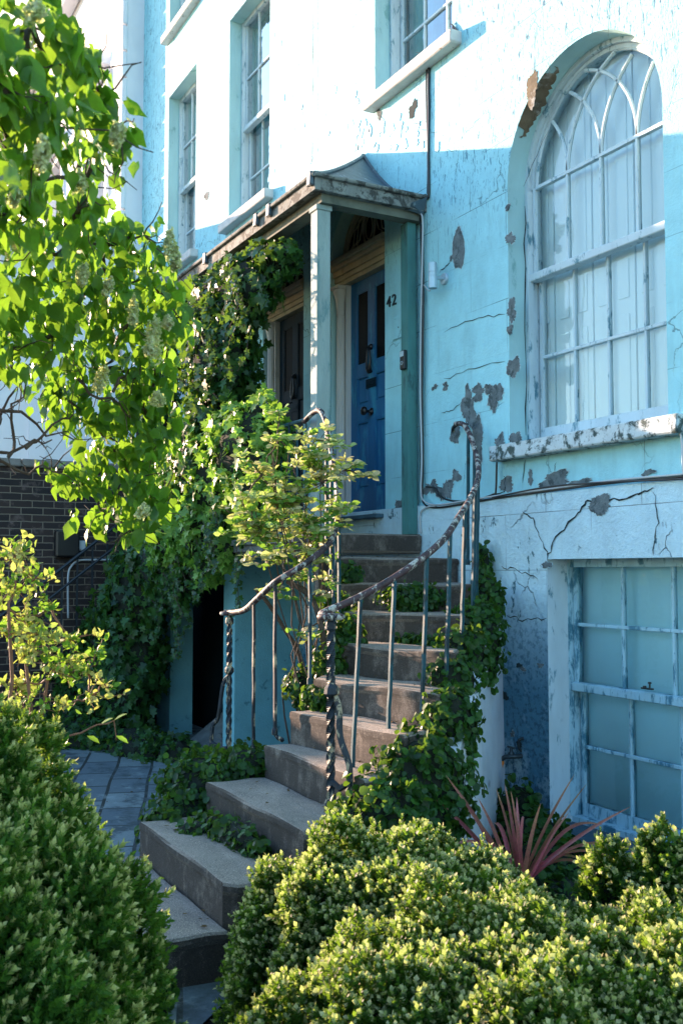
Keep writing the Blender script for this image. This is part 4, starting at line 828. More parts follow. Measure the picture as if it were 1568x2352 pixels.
# cables
def run(pts, r, Y=YF, off=.012, sag=.002): return [atY(x, y, Y - off) + Vector((0, 0, random.uniform(-sag, sag))) for x, y in pts]
q = MB(); q.tube(catmull(run([(1040, 62), (1046, 90), (1030, 108), (1000, 128), (985, 150), (984, 260), (983, 350), (984, 440), (982, 455)], .01), 5), .011, 6); q.tube(catmull(run([(1036, 55), (1050, 75), (1040, 100), (1006, 124), (981, 146), (979, 250), (982, 350), (981, 445)], .01), 5), .006, 6)
q.tube(run([(955, 120), (1000, 128)], .004), .0015, 4); q.tube(run([(960, 298), (985, 300)], .004), .0015, 4)
ntag(q, 'telephone_cable', 'cableblack', 'black cable dropping from the upper sill to the canopy', 'cable')
q = MB(); q.tube(catmull(run([(948, 485), (962, 490), (970, 505), (969, 600), (966, 760), (965, 900), (968, 1050), (966, 1125), (972, 1150), (1000, 1160), (1060, 1152), (1130, 1140), (1250, 1124), (1400, 1104), (1568, 1088), (1700, 1073)], .01, off=.045), 6), .0065, 6)
q.tube(catmull([lampc + Vector((-.03, .0, -.05)), lampc + Vector((-.12, .05, -.07)), atY(970, 655, YF - .03), atY(968, 700, YF - .04)], 6), .005, 6)
q.tube(catmull(run([(966, 1225), (965, 1180), (980, 1165), (1000, 1162)], .01, off=.04), 5), .007, 6)
ntag(q, 'lamp_cable', 'cablewhite', 'white cable running down the porch post and along the wall to the right', 'cable', smooth=True)
q = MB(); q.tube(catmull(run([(970, 520), (972, 700), (969, 900), (971, 1060), (969, 1130), (974, 1158), (1002, 1166), (1062, 1158), (1132, 1145), (1250, 1129), (1400, 1110), (1568, 1094), (1700, 1080)], .01, off=.034), 6), .0075, 6)
q.tube(catmull(run([(978, 1118), (1000, 1122), (1010, 1140), (1040, 1150), (1090, 1148), (1132, 1136), (1138, 1128), (1140, 1060)], .01, off=.03), 6), .007, 6)
q.tube(catmull(run([(1130, 1143), (1250, 1120), (1380, 1108), (1568, 1100), (1700, 1085)], .01, off=.05), 6), .006, 6)
q.tube(run([(962, 490), (966, 520), (968, 640), (966, 800), (966, 980), (967, 1120)], .01, off=.03), .009, 6)
ntag(q, 'power_cable', 'cableblack', 'bundle of black cables along the wall below the arched window', 'cable', smooth=True)
q = MB(); q.tube(catmull(run([(1520, 985), (1540, 978), (1556, 985), (1564, 1010), (1566, 1060), (1568, 1090)], .01, off=.06), 6), .006, 6); ntag(q, 'aerial_cable', 'cablewhite', 'short white cable looping round the right end of the arched window sill', 'cable', smooth=True)
# garden tap
c = atY(1190, 1735, YF - .03); D = thing('garden_tap', c, 'old garden tap on the blue wall with an orange hose connector', 'tap')
q = MB(); q.tube(catmull([c + Vector((.03, .02, .0)), c + Vector((.02, -.05, 0)), c + Vector((-.02, -.09, -.005)), c + Vector((-.055, -.10, -.03))], 5), .015, 8); q.lathe(c + Vector((0, -.06, 0)), [(.017, 0), (.02, .02), (.011, .03), (.010, .055)], 10)
q.tube(catmull([c + Vector((.03, .02, .02)), c + Vector((.02, -.01, .05)), c + Vector((.03, -.02, .10)), c + Vector((.055, .0, .12))], 5), .010, 8)
q.tube([c + Vector((-.035, -.06, .056)), c + Vector((.035, -.06, .056))], .007, 6); q.build('tap_body', 'brass', D, smooth=True)
q = MB(); q.lathe(c + Vector((-.058, -.10, -.10)), [(.009, 0), (.009, .02), (.013, .022), (.017, .04), (.022, .044), (.022, .062), (.015, .068)], 14); q.build('hose_connector', 'orange', D, smooth=False)
# sash fastener on basement window
c = atY(1488, 1578, YF + .13); q = MB(); q.box(c.x - .05, c.x + .03, c.y - .01, c.y + .012, c.z - .014, c.z - .006); q.lathe(c + Vector((.01, 0, -.008)), [(.005, 0), (.005, .025), (.012, .03), (.008, .038)], 8); q.lathe(c + Vector((-.03, 0, -.008)), [(.012, 0), (.010, .012)], 8); ntag(q, 'sash_fastener', 'black', 'small dark catch on the meeting rail of the basement window', 'window catch')
# boxes and pipe on brick wall
a = atX(155, 1247, -11.15); q = MB(); q.box(-11.2, -11.06, a.y - .14, a.y + .12, a.z - .16, a.z + .14, bev=.02); ntag(q, 'meter_box', 'black', 'dark plastic box fixed on the brick wall', 'meter box')
a = atX(181, 1254, -11.15); q = MB(); q.box(-11.2, -11.14, a.y - .06, a.y + .08, a.z - .05, a.z + .06, bev=.01); ntag(q, 'junction_box', 'cablewhite', 'small pale junction box beside the dark box on the brick wall', 'junction box')
P = [(275, 1286), (200, 1286), (180, 1288), (165, 1300), (157, 1325), (157, 1420)]; q = MB(); q.tube(catmull([atX(x, y, -11.17) for x, y in P], 5), .012, 8); ntag(q, 'conduit_pipe', 'cablewhite', 'thin white pipe bending down the brick wall', 'pipe', smooth=True)
# ================================================================== PLANTS
class Leaves:
    """many small leaf-sized faces gathered into one mesh with a random value per leaf"""
    def __init__(s): s.V = []; s.F = []; s.R = []; s.T = []; s.n = 0
    def add(s, tpl, pos, rot, size):
        tv, tf, tt = tpl; N_ = len(pos)
        if N_ == 0: return
        V = np.einsum('nij,kj->nki', rot, tv) * size[:, None, None] + pos[:, None, :]
        F = tf[None] + (np.arange(N_) * len(tv))[:, None, None] + s.n
        s.V.append(V.reshape(-1, 3)); s.F.append(F.reshape(-1, 3)); s.R.append(np.repeat(rng.random(N_), len(tv))); s.T.append(np.tile(tt, N_)); s.n += N_ * len(tv)
    def build(s, name, mat, parent=None, extra=None):
        V = np.concatenate(s.V); F = np.concatenate(s.F); R = np.concatenate(s.R); T = np.concatenate(s.T)
        if parent: V = V - np.array(BASE.get(parent.name, (0, 0, 0)))
        me = bpy.data.meshes.new(name); me.vertices.add(len(V)); me.vertices.foreach_set('co', V.astype(np.float32).ravel())
        me.loops.add(F.size); me.loops.foreach_set('vertex_index', F.astype(np.int32).ravel()); me.polygons.add(len(F)); me.polygons.foreach_set('loop_start', np.arange(0, F.size, 3, dtype=np.int32))
        me.materials.append(M[mat]); me.update(calc_edges=True)
        for nm, arr in (('rnd', R), ('tip', T)): a = me.attributes.new(nm, 'FLOAT', 'POINT'); a.data.foreach_set('value', arr.astype(np.float32))
        me.polygons.foreach_set('use_smooth', np.ones(len(F), dtype=bool))
        o = bpy.data.objects.new(name, me); COL.objects.link(o)
        if parent: o.parent = parent; BASE[o.name] = BASE.get(parent.name, (0, 0, 0))
        return o
def tplate(v, f, tip=None):
    v = np.array(v, float); return v, np.array(f, int), (np.zeros(len(v)) if tip is None else np.array(tip, float))
OVAL = tplate([(0, 0, 0), (.27, .35, .07), (.22, .7, .06), (0, 1, -.03), (-.22, .7, .06), (-.27, .35, .07), (0, .5, 0)], [(0, 1, 6), (1, 2, 6), (2, 3, 6), (3, 4, 6), (4, 5, 6), (5, 0, 6)])
def heart():
    O = []
    for i in range(18):
        t_ = 2 * math.pi * i / 18; x = .44 * math.sin(t_) * (1 - .18 * math.cos(t_)) ; y = .42 - .42 * math.cos(t_) + (.34 * max(0, -math.cos(t_)) ** 6) - .10 * math.exp(-((abs(x) - .2) / .12) ** 2) * (1 if math.cos(t_) > .3 else 0)
        if i == 0: y = .06
        if math.cos(t_) < 0: x *= 1 - .5 * (-math.cos(t_)) ** 2
        O.append((x, y, .22 * abs(x) - .16 * y * y + .03 * math.sin(t_ * 4)))
    mid = [(0, .2, -.03), (0, .42, -.05), (0, .66, -.08), (0, .86, -.12)]; V = O + mid; F = []
    for i in range(18):
        yy = (O[i][1] + O[(i + 1) % 18][1]) / 2; k = 18 + int(min(3, max(0, round((yy - .2) / .22)))); F.append((i, (i + 1) % 18, k))
        k2 = 18 + int(min(3, max(0, round(((O[(i + 1) % 18][1] + O[(i + 2) % 18][1]) / 2 - .2) / .22))))
        if k2 != k: F.append((k, (i + 1) % 18, k2))
    return tplate(V, F)
HEART = heart()
HEART0 = tplate([(0, 0, 0), (.22, -.10, .05), (.43, .12, .10), (.40, .40, .10), (.20, .74, .02), (0, 1.05, -.12), (-.20, .74, .02), (-.40, .40, .10), (-.43, .12, .10), (-.22, -.10, .05), (0, .42, 0)],
               [(0, 1, 10), (1, 2, 10), (2, 3, 10), (3, 4, 10), (4, 5, 10), (5, 6, 10), (6, 7, 10), (7, 8, 10), (8, 9, 10), (9, 0, 10)])
_iv = [(0, 0), (.20, -.12), (.50, .02), (.28, .28), (.52, .55), (.20, .58), (0, 1.0), (-.20, .58), (-.52, .55), (-.28, .28), (-.50, .02), (-.20, -.12)]
IVY = tplate([(x, y, .10 * abs(x) - .08 * y * y) for x, y in _iv] + [(0, .3, 0)], [(i, (i + 1) % 12, 12) for i in range(12)])
_rd = [(.5 * math.sin(a) * (1 if abs(a - 3.14) > .5 else .6), .5 - .5 * math.cos(a)) for a in [i * math.pi / 4 for i in range(8)]]
ROUND = tplate([(x, y, .12 * (x * x * 4)) for x, y in _rd] + [(0, .45, -.04)], [(i, (i + 1) % 8, 8) for i in range(8)])
def sprig(nl=9, ll=.42, w=.17, tipn=4, spread=.95):
    V = []; F = []; T = []
    for i in range(nl):
        h = i / (nl - 1) * .75; a = i * 2.4; out = spread * (1 - .55 * h); d = np.array([math.cos(a) * out, .55 + .5 * h, math.sin(a) * out]); d /= np.linalg.norm(d)
        sd = np.cross(d, [0, 1, 0]); sd /= np.linalg.norm(sd); nn = np.cross(sd, d); b = np.array([0, h, 0]); l = ll * (1 - .35 * h); ww = w * (1 - .2 * h); k = len(V)
        V += [b, b + d * l * .5 + sd * ww + nn * .03, b + d * l, b + d * l * .5 - sd * ww + nn * .03]; F += [(k, k + 1, k + 2), (k, k + 2, k + 3)]
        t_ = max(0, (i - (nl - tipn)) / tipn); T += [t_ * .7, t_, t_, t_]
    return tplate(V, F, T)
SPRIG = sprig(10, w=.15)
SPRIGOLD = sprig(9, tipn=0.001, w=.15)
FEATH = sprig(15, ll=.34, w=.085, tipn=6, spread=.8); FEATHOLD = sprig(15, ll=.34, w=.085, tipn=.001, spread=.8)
FLORET = tplate([(0, 0, 0), (.5, .1, .25), (0, .2, .5), (-.5, .1, .25), (0, 0, -.1), (.35, .6, 0), (-.35, .6, 0), (0, .5, .4)], [(0, 1, 2), (0, 2, 3), (1, 5, 7), (3, 7, 6), (2, 1, 7), (2, 7, 3)])
ROSE5 = None
def rot_from(dirs, nrm):
    """columns side, dir, normal"""
    d = dirs / np.linalg.norm(dirs, axis=1, keepdims=True); s_ = np.cross(d, nrm); s_ /= (np.linalg.norm(s_, axis=1, keepdims=True) + 1e-9); n = np.cross(s_, d); return np.stack([s_, d, n], axis=2)
def rnd_unit(n):
    v = rng.normal(size=(n, 3)); return v / np.linalg.norm(v, axis=1, keepdims=True)
def ellipsoid_pts(ells, dens, jit=.12, back=-.35, lump=.10, keep=None):
    """points and outward normals over the joint surface of several ellipsoids"""
    P = []; Nn = []
    for i, (cx, cy, cz, rx, ry, rz) in enumerate(ells):
        area = 4 * math.pi * (((rx * ry) ** 1.6 + (rx * rz) ** 1.6 + (ry * rz) ** 1.6) / 3) ** (1 / 1.6); n = int(area * dens)
        u = rnd_unit(n); r = np.array([rx, ry, rz]); c = np.array([cx, cy, cz])
        k = 1 + lump * (np.sin(u[:, 0] * 7 + i) * np.sin(u[:, 1] * 8 + 2 * i) + .7 * np.sin(u[:, 2] * 11 + u[:, 0] * 9 + i)) - np.abs(rng.normal(size=n)) * jit
        p = c + u * r * k[:, None]; nn = u / r; nn /= np.linalg.norm(nn, axis=1, keepdims=True)
        ok = (np.einsum('ij,ij->i', nn, -(p / np.linalg.norm(p, axis=1, keepdims=True))) > back) & (p[:, 2] > GZ)
        for j, (ax, ay, az, bx, by, bz) in enumerate(ells):
            if j != i: ok &= (((p - np.array([ax, ay, az])) / np.array([bx, by, bz])) ** 2).sum(1) > .72
        P.append(p[ok]); Nn.append(nn[ok])
    P = np.concatenate(P); Nn = np.concatenate(Nn)
    if keep is not None: k = keep(P); P, Nn = P[k], Nn[k]
    return P, Nn
def core_mesh(ells, f=.82, seg=10):  # solid stand-in for inner twigs, put in to block light
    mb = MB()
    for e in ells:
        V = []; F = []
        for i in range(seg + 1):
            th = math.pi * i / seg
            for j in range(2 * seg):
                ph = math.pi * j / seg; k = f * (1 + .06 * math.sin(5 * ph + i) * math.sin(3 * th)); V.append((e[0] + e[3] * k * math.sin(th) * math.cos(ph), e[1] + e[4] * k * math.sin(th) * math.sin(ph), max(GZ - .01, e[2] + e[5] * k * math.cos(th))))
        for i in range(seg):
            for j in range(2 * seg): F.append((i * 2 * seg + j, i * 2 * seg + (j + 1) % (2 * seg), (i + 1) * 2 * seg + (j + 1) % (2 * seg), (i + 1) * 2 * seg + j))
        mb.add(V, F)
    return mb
def boxshrub(label, ells, mat, size, dens, group=None, up=.55, base=None, tip=SPRIG, jit=.10, back=-.35):
    e = ells[0]; root = thing('box_shrub', base or (e[0], e[1], GZ), label, 'shrub', group)
    P, Nn = ellipsoid_pts(ells, dens, jit, back, .13); n = len(P)
    d = Nn * .8 + np.array([0, 0, up]) + rng.normal(size=(n, 3)) * .5; L_ = Leaves(); sz = size * rng.uniform(.6, 1.45, n); R_ = rot_from(d, rnd_unit(n))
    wv = np.sin(P[:, 0] * 17 + P[:, 2] * 9) * np.sin(P[:, 1] * 19 + P[:, 2] * 13); young_lit = rng.random(n) < np.clip(.16 + 1.3 * np.clip(Nn[:, 2] - .12, 0, 1) + .30 * wv, .03, .92)  # pale sprigs favour upward faces: new growth plus painted sunlight
    if mat == 'boxleft': young_lit = rng.random(n) < np.clip(.06 + 1.2 * np.clip(Nn[:, 2] - .15, 0, 1) + .25 * wv, .03, .95)  # gold gathered on top of the left bush to look sunlit
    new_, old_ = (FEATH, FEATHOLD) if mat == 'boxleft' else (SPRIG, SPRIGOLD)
    L_.add(old_, P[~young_lit], R_[~young_lit], sz[~young_lit]); L_.add(new_, P[young_lit] + Nn[young_lit] * .012, R_[young_lit], sz[young_lit] * 1.08)
    for q_ in range(int(n * .012)):          # stray shoots standing out of the clipped surface
        i = int(rng.integers(n))
        if Nn[i, 2] < 0: continue
        dr = (Nn[i] * .5 + np.array([0, 0, 1.]) + rng.normal(size=3) * .3); dr /= np.linalg.norm(dr); m_ = int(rng.integers(2, 5)); pp = np.array([P[i] + dr * size * .62 * j_ for j_ in range(1, m_ + 1)])
        L_.add(new_, pp, rot_from(np.tile(dr, (m_, 1)) + rng.normal(size=(m_, 3)) * .2, rnd_unit(m_)), size * np.linspace(1.0, .7, m_))
    L_.build('foliage', mat, root)
    core_mesh(ells, .84).build('branches', 'core', root); return root  # solid hull that blocks light, in place of modelled branches
def px_ell(x, y, dep, rx, ry, rd):
    """ellipsoid (world axes) around the point that the photo shows at x, y at this distance"""
    c = atD(x, y, dep); s_ = dep / FPX; return (c.x, c.y, c.z, rx * s_ if rd is None else rd, rx * s_, ry * s_)
# ---- clipped box bushes in front
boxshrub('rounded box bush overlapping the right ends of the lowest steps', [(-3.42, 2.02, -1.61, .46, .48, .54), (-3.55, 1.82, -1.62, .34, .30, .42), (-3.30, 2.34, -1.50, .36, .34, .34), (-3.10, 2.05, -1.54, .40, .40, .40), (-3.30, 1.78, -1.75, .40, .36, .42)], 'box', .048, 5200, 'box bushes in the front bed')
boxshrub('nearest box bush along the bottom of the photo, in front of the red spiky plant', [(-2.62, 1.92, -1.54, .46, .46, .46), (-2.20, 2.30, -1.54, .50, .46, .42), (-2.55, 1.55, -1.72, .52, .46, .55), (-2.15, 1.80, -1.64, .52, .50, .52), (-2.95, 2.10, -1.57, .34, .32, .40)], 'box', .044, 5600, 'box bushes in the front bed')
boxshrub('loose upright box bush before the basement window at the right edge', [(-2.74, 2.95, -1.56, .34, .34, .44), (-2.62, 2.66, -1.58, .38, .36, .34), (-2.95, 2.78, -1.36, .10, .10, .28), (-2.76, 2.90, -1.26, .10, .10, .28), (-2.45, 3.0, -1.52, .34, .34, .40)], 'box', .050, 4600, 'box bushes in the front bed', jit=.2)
boxshrub('big near box bush on the left, lower corner of the photo, golden new leaves and painted sunlight along its top', [(-3.50, .48, -1.26, .44, .42, .74), (-3.12, .62, -1.48, .42, .40, .64), (-2.85, .66, -1.78, .40, .36, .60), (-3.6, .14, -1.10, .5, .48, .74), (-2.9, .25, -1.5, .5, .5, .7)], 'boxleft', .070, 4600, None)

# ---- ivy
def ivy(label, ells, size, dens, name='ivy', mat='ivy', lightfrac=.25, tpl=IVY, cat='ivy', group=None, droop=.9, core=True, keep=None, jit=.2, lump=.22, root=None, cf=.84, back=-.35):
    e = ells[0]; root = root or thing(name, (e[0], e[1], e[2] - e[5]), label, cat, group)
    P, Nn = ellipsoid_pts(ells, dens, jit, back, lump, keep); n = len(P)
    out = Nn + rng.normal(size=(n, 3)) * .38; out /= np.linalg.norm(out, axis=1, keepdims=True)
    d = np.array([0, 0, -droop]) + rng.normal(size=(n, 3)) * .55 + Nn * .25
    lit = rng.random(n) < lightfrac
    L_ = Leaves(); R_ = rot_from(d, out); sz = size * rng.uniform(.55, 1.3, n)
    L_.add(tpl, P, R_, sz); L_.build('foliage', mat, root)
    if core: core_mesh(ells, cf).build('stems', 'core', root)  # hull added to stop sun passing between the leaves
    return root
IVG = 'ivy growing over the porch and area'
colm = [(-7.70, 3.24, 2.34, .58, .20, .34), (-8.25, 3.22, 2.25, .46, .22, .40), (-8.05, 3.18, 1.85, .50, .26, .55), (-8.15, 3.20, 1.35, .38, .24, .50), (-8.30, 3.15, .95, .40, .26, .5), (-7.2, 3.34, 2.50, .30, .16, .16), (-7.75, 3.42, 2.56, .50, .10, .18), (-8.5, 3.42, 2.5, .45, .12, .2), (-8.75, 3.2, 2.35, .3, .18, .22), (-8.55, 3.45, 1.7, .4, .3, .8)]  # inner top blob behind the fascia is added to block stray sun
ivy('tall ivy column climbing to the canopy beside the second door', colm, .078, 950, group=IVG, mat='ivy')
ivy('bright sunlit mound of ivy over the landing balustrade', [(-7.40, 3.16, .98, .62, .24, .42), (-8.05, 3.14, .85, .55, .22, .48), (-8.70, 3.12, .80, .40, .22, .50), (-7.2, 3.18, .62, .40, .18, .30), (-8.3, 3.12, .42, .45, .22, .32), (-8.9, 3.08, .35, .35, .22, .35), (-7.75, 3.14, .18, .12, .12, .16), (-8.15, 3.14, .08, .16, .12, .2)], .078, 1000, group=IVG, mat='ivysunlit')
ivy('dark ivy hanging from the landing and covering the brick wall corner', [(-9.5, 3.16, .06, .65, .24, .30), (-10.1, 3.10, -.25, .60, .30, .50), (-10.45, 3.0, -.75, .55, .32, .60), (-10.3, 3.0, -1.25, .62, .36, .60), (-10.9, 2.9, -1.25, .55, .4, .55), (-8.95, 3.2, -.08, .3, .16, .22), (-10.05, 3.12, -.9, .30, .28, .5)], .080, 850, group=IVG)
ivy('dark ivy on the far end of the balustrade under the canopy', [(-9.9, 3.22, 1.3, .20, .24, .9), (-10.1, 3.25, .6, .35, .28, .5), (-9.9, 3.24, 2.0, .26, .2, .45)], .080, 850, group=IVG)
tag(ivy('low ivy carpet on the ground before the dark opening', [(-9.6, 2.95, GZ + .02, .75, .34, .20), (-10.4, 2.6, GZ + .02, .7, .5, .26), (-8.95, 3.15, GZ + .0, .28, .22, .22), (-10.9, 2.0, GZ + .02, .5, .7, .22)], .065, 900, core=True), None, None)
CG = 'creepers on the stairs'
def creep(label, ells, size=.038, dens=2600, **k): return ivy(label, ells, size, dens, name='creeper', mat='creeper', tpl=ROUND, cat='creeper', group=CG, **k)
creep('thick creeper tumbling over the right flank of the stairs behind the twisted newel', [(-4.18, 2.74, -1.06, .18, .26, .26), (-4.08, 2.46, -1.24, .18, .26, .26), (-4.06, 2.66, -1.22, .10, .20, .18), (-4.30, 3.0, -.78, .12, .17, .16), (-3.96, 2.50, -1.50, .14, .24, .26), (-3.98, 2.22, -1.42, .16, .2, .26)], dens=3400, jit=.08)
creep('creeper climbing along the wall side of the upper steps', [(-4.54, 3.18, -.60, .12, .15, .13), (-4.82, 3.44, -.50, .13, .18, .17), (-5.06, 3.70, -.36, .15, .16, .18), (-5.28, 3.98, -.20, .12, .10, .18), (-5.0, 3.74, -.46, .10, .12, .24), (-5.5, 4.11, .0, .07, .04, .2)], dens=3200, jit=.15)
creep('low creeper bank at the left ends of the middle steps', [(-5.55, 2.15, -1.25, .30, .26, .18), (-5.75, 2.42, -1.30, .34, .28, .20), (-5.38, 1.92, -1.45, .16, .20, .22), (-6.1, 2.4, -1.4, .3, .3, .2), (-5.38, 2.32, -1.12, .12, .14, .10)], dens=3000, jit=.1)
creep('small creeper patch on the tread behind the second lowest step', [(-4.70, 1.95, -1.33, .42, .07, .09), (-4.98, 1.86, -1.35, .10, .10, .05)], dens=3000, jit=.2)
for lab, e in (('creeper tuft on the left end of the fourth step from the top', [(-5.78, 3.14, -.22, .10, .12, .09)]), ('creeper trailing over the third riser from the top', [(-5.50, 3.55, -.17, .10, .24, .09)]), ('creeper tuft at the left of the middle steps under the rose', [(-5.46, 3.0, -.42, .12, .12, .16), (-5.40, 2.86, -.56, .12, .10, .12)]),
               ('dark creeper clump on the left end of the sixth step', [(-5.22, 2.70, -.74, .14, .07, .08)]), ('creeper tuft on the highest steps at the left', [(-5.98, 3.32, -.02, .09, .10, .08)]), ('thin creeper along the fifth riser from the top', [(-5.12, 3.34, -.43, .34, .05, .04)])):
    creep(lab, e, .036, 3600, jit=.25, cf=.6)
creep('dark leafy plant in the corner between the white stair flank and the blue wall', [(-5.0, 4.0, -1.52, .16, .12, .20), (-4.75, 3.9, -1.62, .26, .2, .18), (-4.4, 3.75, -1.66, .4, .3, .16), (-4.1, 3.5, -1.70, .4, .3, .12)], .045, 2200, jit=.15)
creep('small weeds beside the lowest step and the path', [(-3.95, 1.28, -1.66, .10, .10, .08), (-3.75, 1.20, -1.68, .12, .1, .07)], .04, 3000)
tag(ivy('leafy ground cover under the box bushes', [(-3.0, 3.3, GZ, 1.2, .5, .10), (-2.2, 3.4, GZ, .8, .5, .09), (-3.75, 3.1, GZ, .5, .4, .10)], .05, 700, name='ground_cover', mat='creeper', tpl=ROUND, cat='ground cover', droop=0.1), None, None, kind='stuff')

# ---- branching helper
def branch(mb, a, b, r0, r1, wob=.06, n=7):
    a, b = Vector(a), Vector(b); l = (b - a).length; ph = [random.uniform(0, 6) for _ in range(3)]
    P = [a.lerp(b, i / n) + Vector((math.sin(i * 1.1 + ph[0]), math.sin(i * .9 + ph[1]), math.sin(i * 1.3 + ph[2]))) * wob * l * math.sin(math.pi * i / n) for i in range(n + 1)]
    mb.tube(P, [r0 + (r1 - r0) * i / n for i in range(n + 1)], 6); return P
# ---- lilac
lil = thing('lilac', (-3.7, .2, GZ), 'lilac tree with heart-shaped leaves and cream flower clusters filling the left of the photo', 'tree')
clus = [ # x, y, depth, rx, ry, leaves, size
    (60, 60, 2.3, 90, 70, 46, .085), (10, 200, 2.1, 90, 90, 60, .09), (170, 150, 2.4, 80, 90, 60, .085), (110, 290, 2.3, 130, 90, 90, .085), (235, 215, 2.5, 45, 90, 34, .08), (20, 350, 2.2, 80, 90, 60, .09), (210, 340, 2.7, 70, 70, 50, .08),
    (60, 470, 2.6, 110, 80, 80, .085), (180, 480, 2.9, 90, 60, 50, .08), (270, 300, 2.7, 40, 50, 20, .08), (100, 580, 3.0, 130, 70, 90, .085), (250, 560, 3.2, 90, 60, 80, .085), (330, 540, 3.3, 60, 40, 36, .085), (60, 680, 3.2, 110, 60, 80, .085), (210, 660, 3.4, 110, 60, 100, .085), (350, 640, 3.5, 75, 60, 80, .085),
    (400, 730, 3.6, 45, 45, 40, .08), (300, 740, 3.6, 110, 60, 110, .085), (120, 770, 3.5, 130, 60, 100, .085), (30, 800, 3.4, 80, 60, 50, .085), (230, 850, 3.8, 130, 60, 130, .085), (360, 850, 3.8, 60, 60, 60, .085), (330, 940, 3.9, 90, 60, 110, .085), (200, 950, 4.0, 110, 60, 100, .085), (120, 900, 3.9, 80, 50, 50, .085), (370, 1010, 3.9, 40, 60, 40, .085),
    (280, 1030, 4.0, 110, 50, 110, .085), (180, 1090, 4.1, 80, 50, 60, .085), (310, 1110, 4.0, 90, 50, 90, .085), (120, 1080, 4.1, 40, 40, 20, .08), (240, 1180, 4.1, 90, 40, 60, .085), (360, 1150, 4.0, 50, 40, 40, .085), (300, 1220, 4.1, 60, 35, 24, .085), (-60, 500, 2.6, 100, 300, 120, .09), (-80, 100, 2.0, 100, 150, 60, .09), (-60, 800, 3.2, 80, 150, 60, .09)]
Lf = Leaves(); tw = MB(); trunk = atD(40, 1150, 3.6); base_l = Vector((-3.75, .15, GZ)); fork = atD(-40, 1000, 3.5)
branch(tw, base_l, fork, .045, .035, .03); branch(tw, base_l + Vector((.08, -.05, 0)), atD(-110, 700, 3.0), .03, .02, .02); branch(tw, fork, atD(-60, 560, 2.9), .02, .012)
cc = [atD(x, y, d) for x, y, d, *_ in clus]
src = [fork, atD(-110, 700, 3.0), atD(-60, 560, 2.9)]
for (x, y, dep, rx, ry, n, sz), c in zip(clus, cc):
    s_ = dep / FPX; n = int(n * .98); A = np.array(c); u = rnd_unit(n) * (rng.random(n) ** .45)[:, None]
    P = A + (u[:, :1] * rx * s_) * np.array(RT) + (u[:, 1:2] * ry * s_) * np.array([0, 0, 1.]) + (u[:, 2:3] * .24) * np.array(FH)
    out = rnd_unit(n) * .7 + np.array([.0, -.5, .55]); d = np.stack([rng.normal(size=n) * .5, rng.normal(size=n) * .5, -np.ones(n) * .9 + rng.normal(size=n) * .35], 1)
    Lf.add(HEART, P, rot_from(d, out), sz * rng.uniform(.32, .82, n))
    o_ = min(src, key=lambda q_: (q_ - c).length); branch(tw, o_, c, .009, .003, .08)
    src.append(c)
    for k in range(5): branch(tw, c, c + Vector(tuple(rng.normal(size=3) * .09)), .003, .0012, .1, 4)
Lf.build('foliage', 'lilac', lil)
for (a, b) in (((-20, 880), (75, 830)), ((-20, 1000), (80, 850)), ((-10, 940), (170, 1010)), ((-10, 1040), (120, 1010)), ((20, 1050), (60, 880)), ((60, 1030), (170, 950)), ((-20, 1060), (150, 1090)), ((60, 700), (120, 800)), ((90, 800), (160, 690)), ((150, 740), (260, 660)), ((260, 900), (330, 830)), ((180, 870), (300, 960))):
    P = branch(tw, atD(*a, 3.6), atD(*b, 3.75), .007, .0025, .1)
    for p in P[1::2]: branch(tw, p, p + Vector(tuple(rng.normal(size=3) * .07)), .0025, .001, .15, 4)
tw.build('branches', 'bark', lil)
for (x, y, dep, w, h) in ((95, 350, 2.4, 26, 42), (270, 310, 2.6, 22, 34), (390, 565, 3.4, 24, 34), (352, 775, 3.6, 28, 58), (305, 715, 3.6, 20, 36), (345, 800, 3.55, 20, 20), (190, 630, 3.3, 18, 30), (235, 870, 3.8, 26, 34), (360, 920, 3.8, 26, 20), (330, 1175, 4.0, 24, 18), (80, 30, 2.3, 34, 30), (180, 420, 2.9, 26, 30), (40, 450, 2.6, 20, 24), (405, 600, 3.45, 14, 24), (250, 660, 3.4, 16, 20), (385, 740, 3.55, 18, 16)):
    s_ = dep / FPX; w *= .8; h *= .9; n = 300; u = rnd_unit(n) * (rng.random(n) ** .4)[:, None]; kk = rnd_unit(9) * .75; gi = rng.integers(0, 9, n); u = np.where(rng.random(n)[:, None] < .75, kk[gi] * np.array([1, 1.15, 1]) + rng.normal(size=(n, 3)) * .2, u); A = np.array(atD(x, y, dep - .34)); s_ = (dep - .34) / FPX; tz = (u[:, 1] + 1) / 2; tap = 1 - .45 * tz
    P = A + (u[:, :1] * w * s_ * tap[:, None]) * np.array(RT) + (u[:, 1:2] * h * s_) * np.array([0, 0, 1.]) + (u[:, 2:3] * w * s_ * tap[:, None]) * np.array(FH)
    Fl = Leaves(); Fl.add(FLORET, P, rot_from(u + np.array([0, 0, .3]), rnd_unit(n)), rng.uniform(.009, .016, n)); Fl.build('flower_cluster', 'flower', lil)

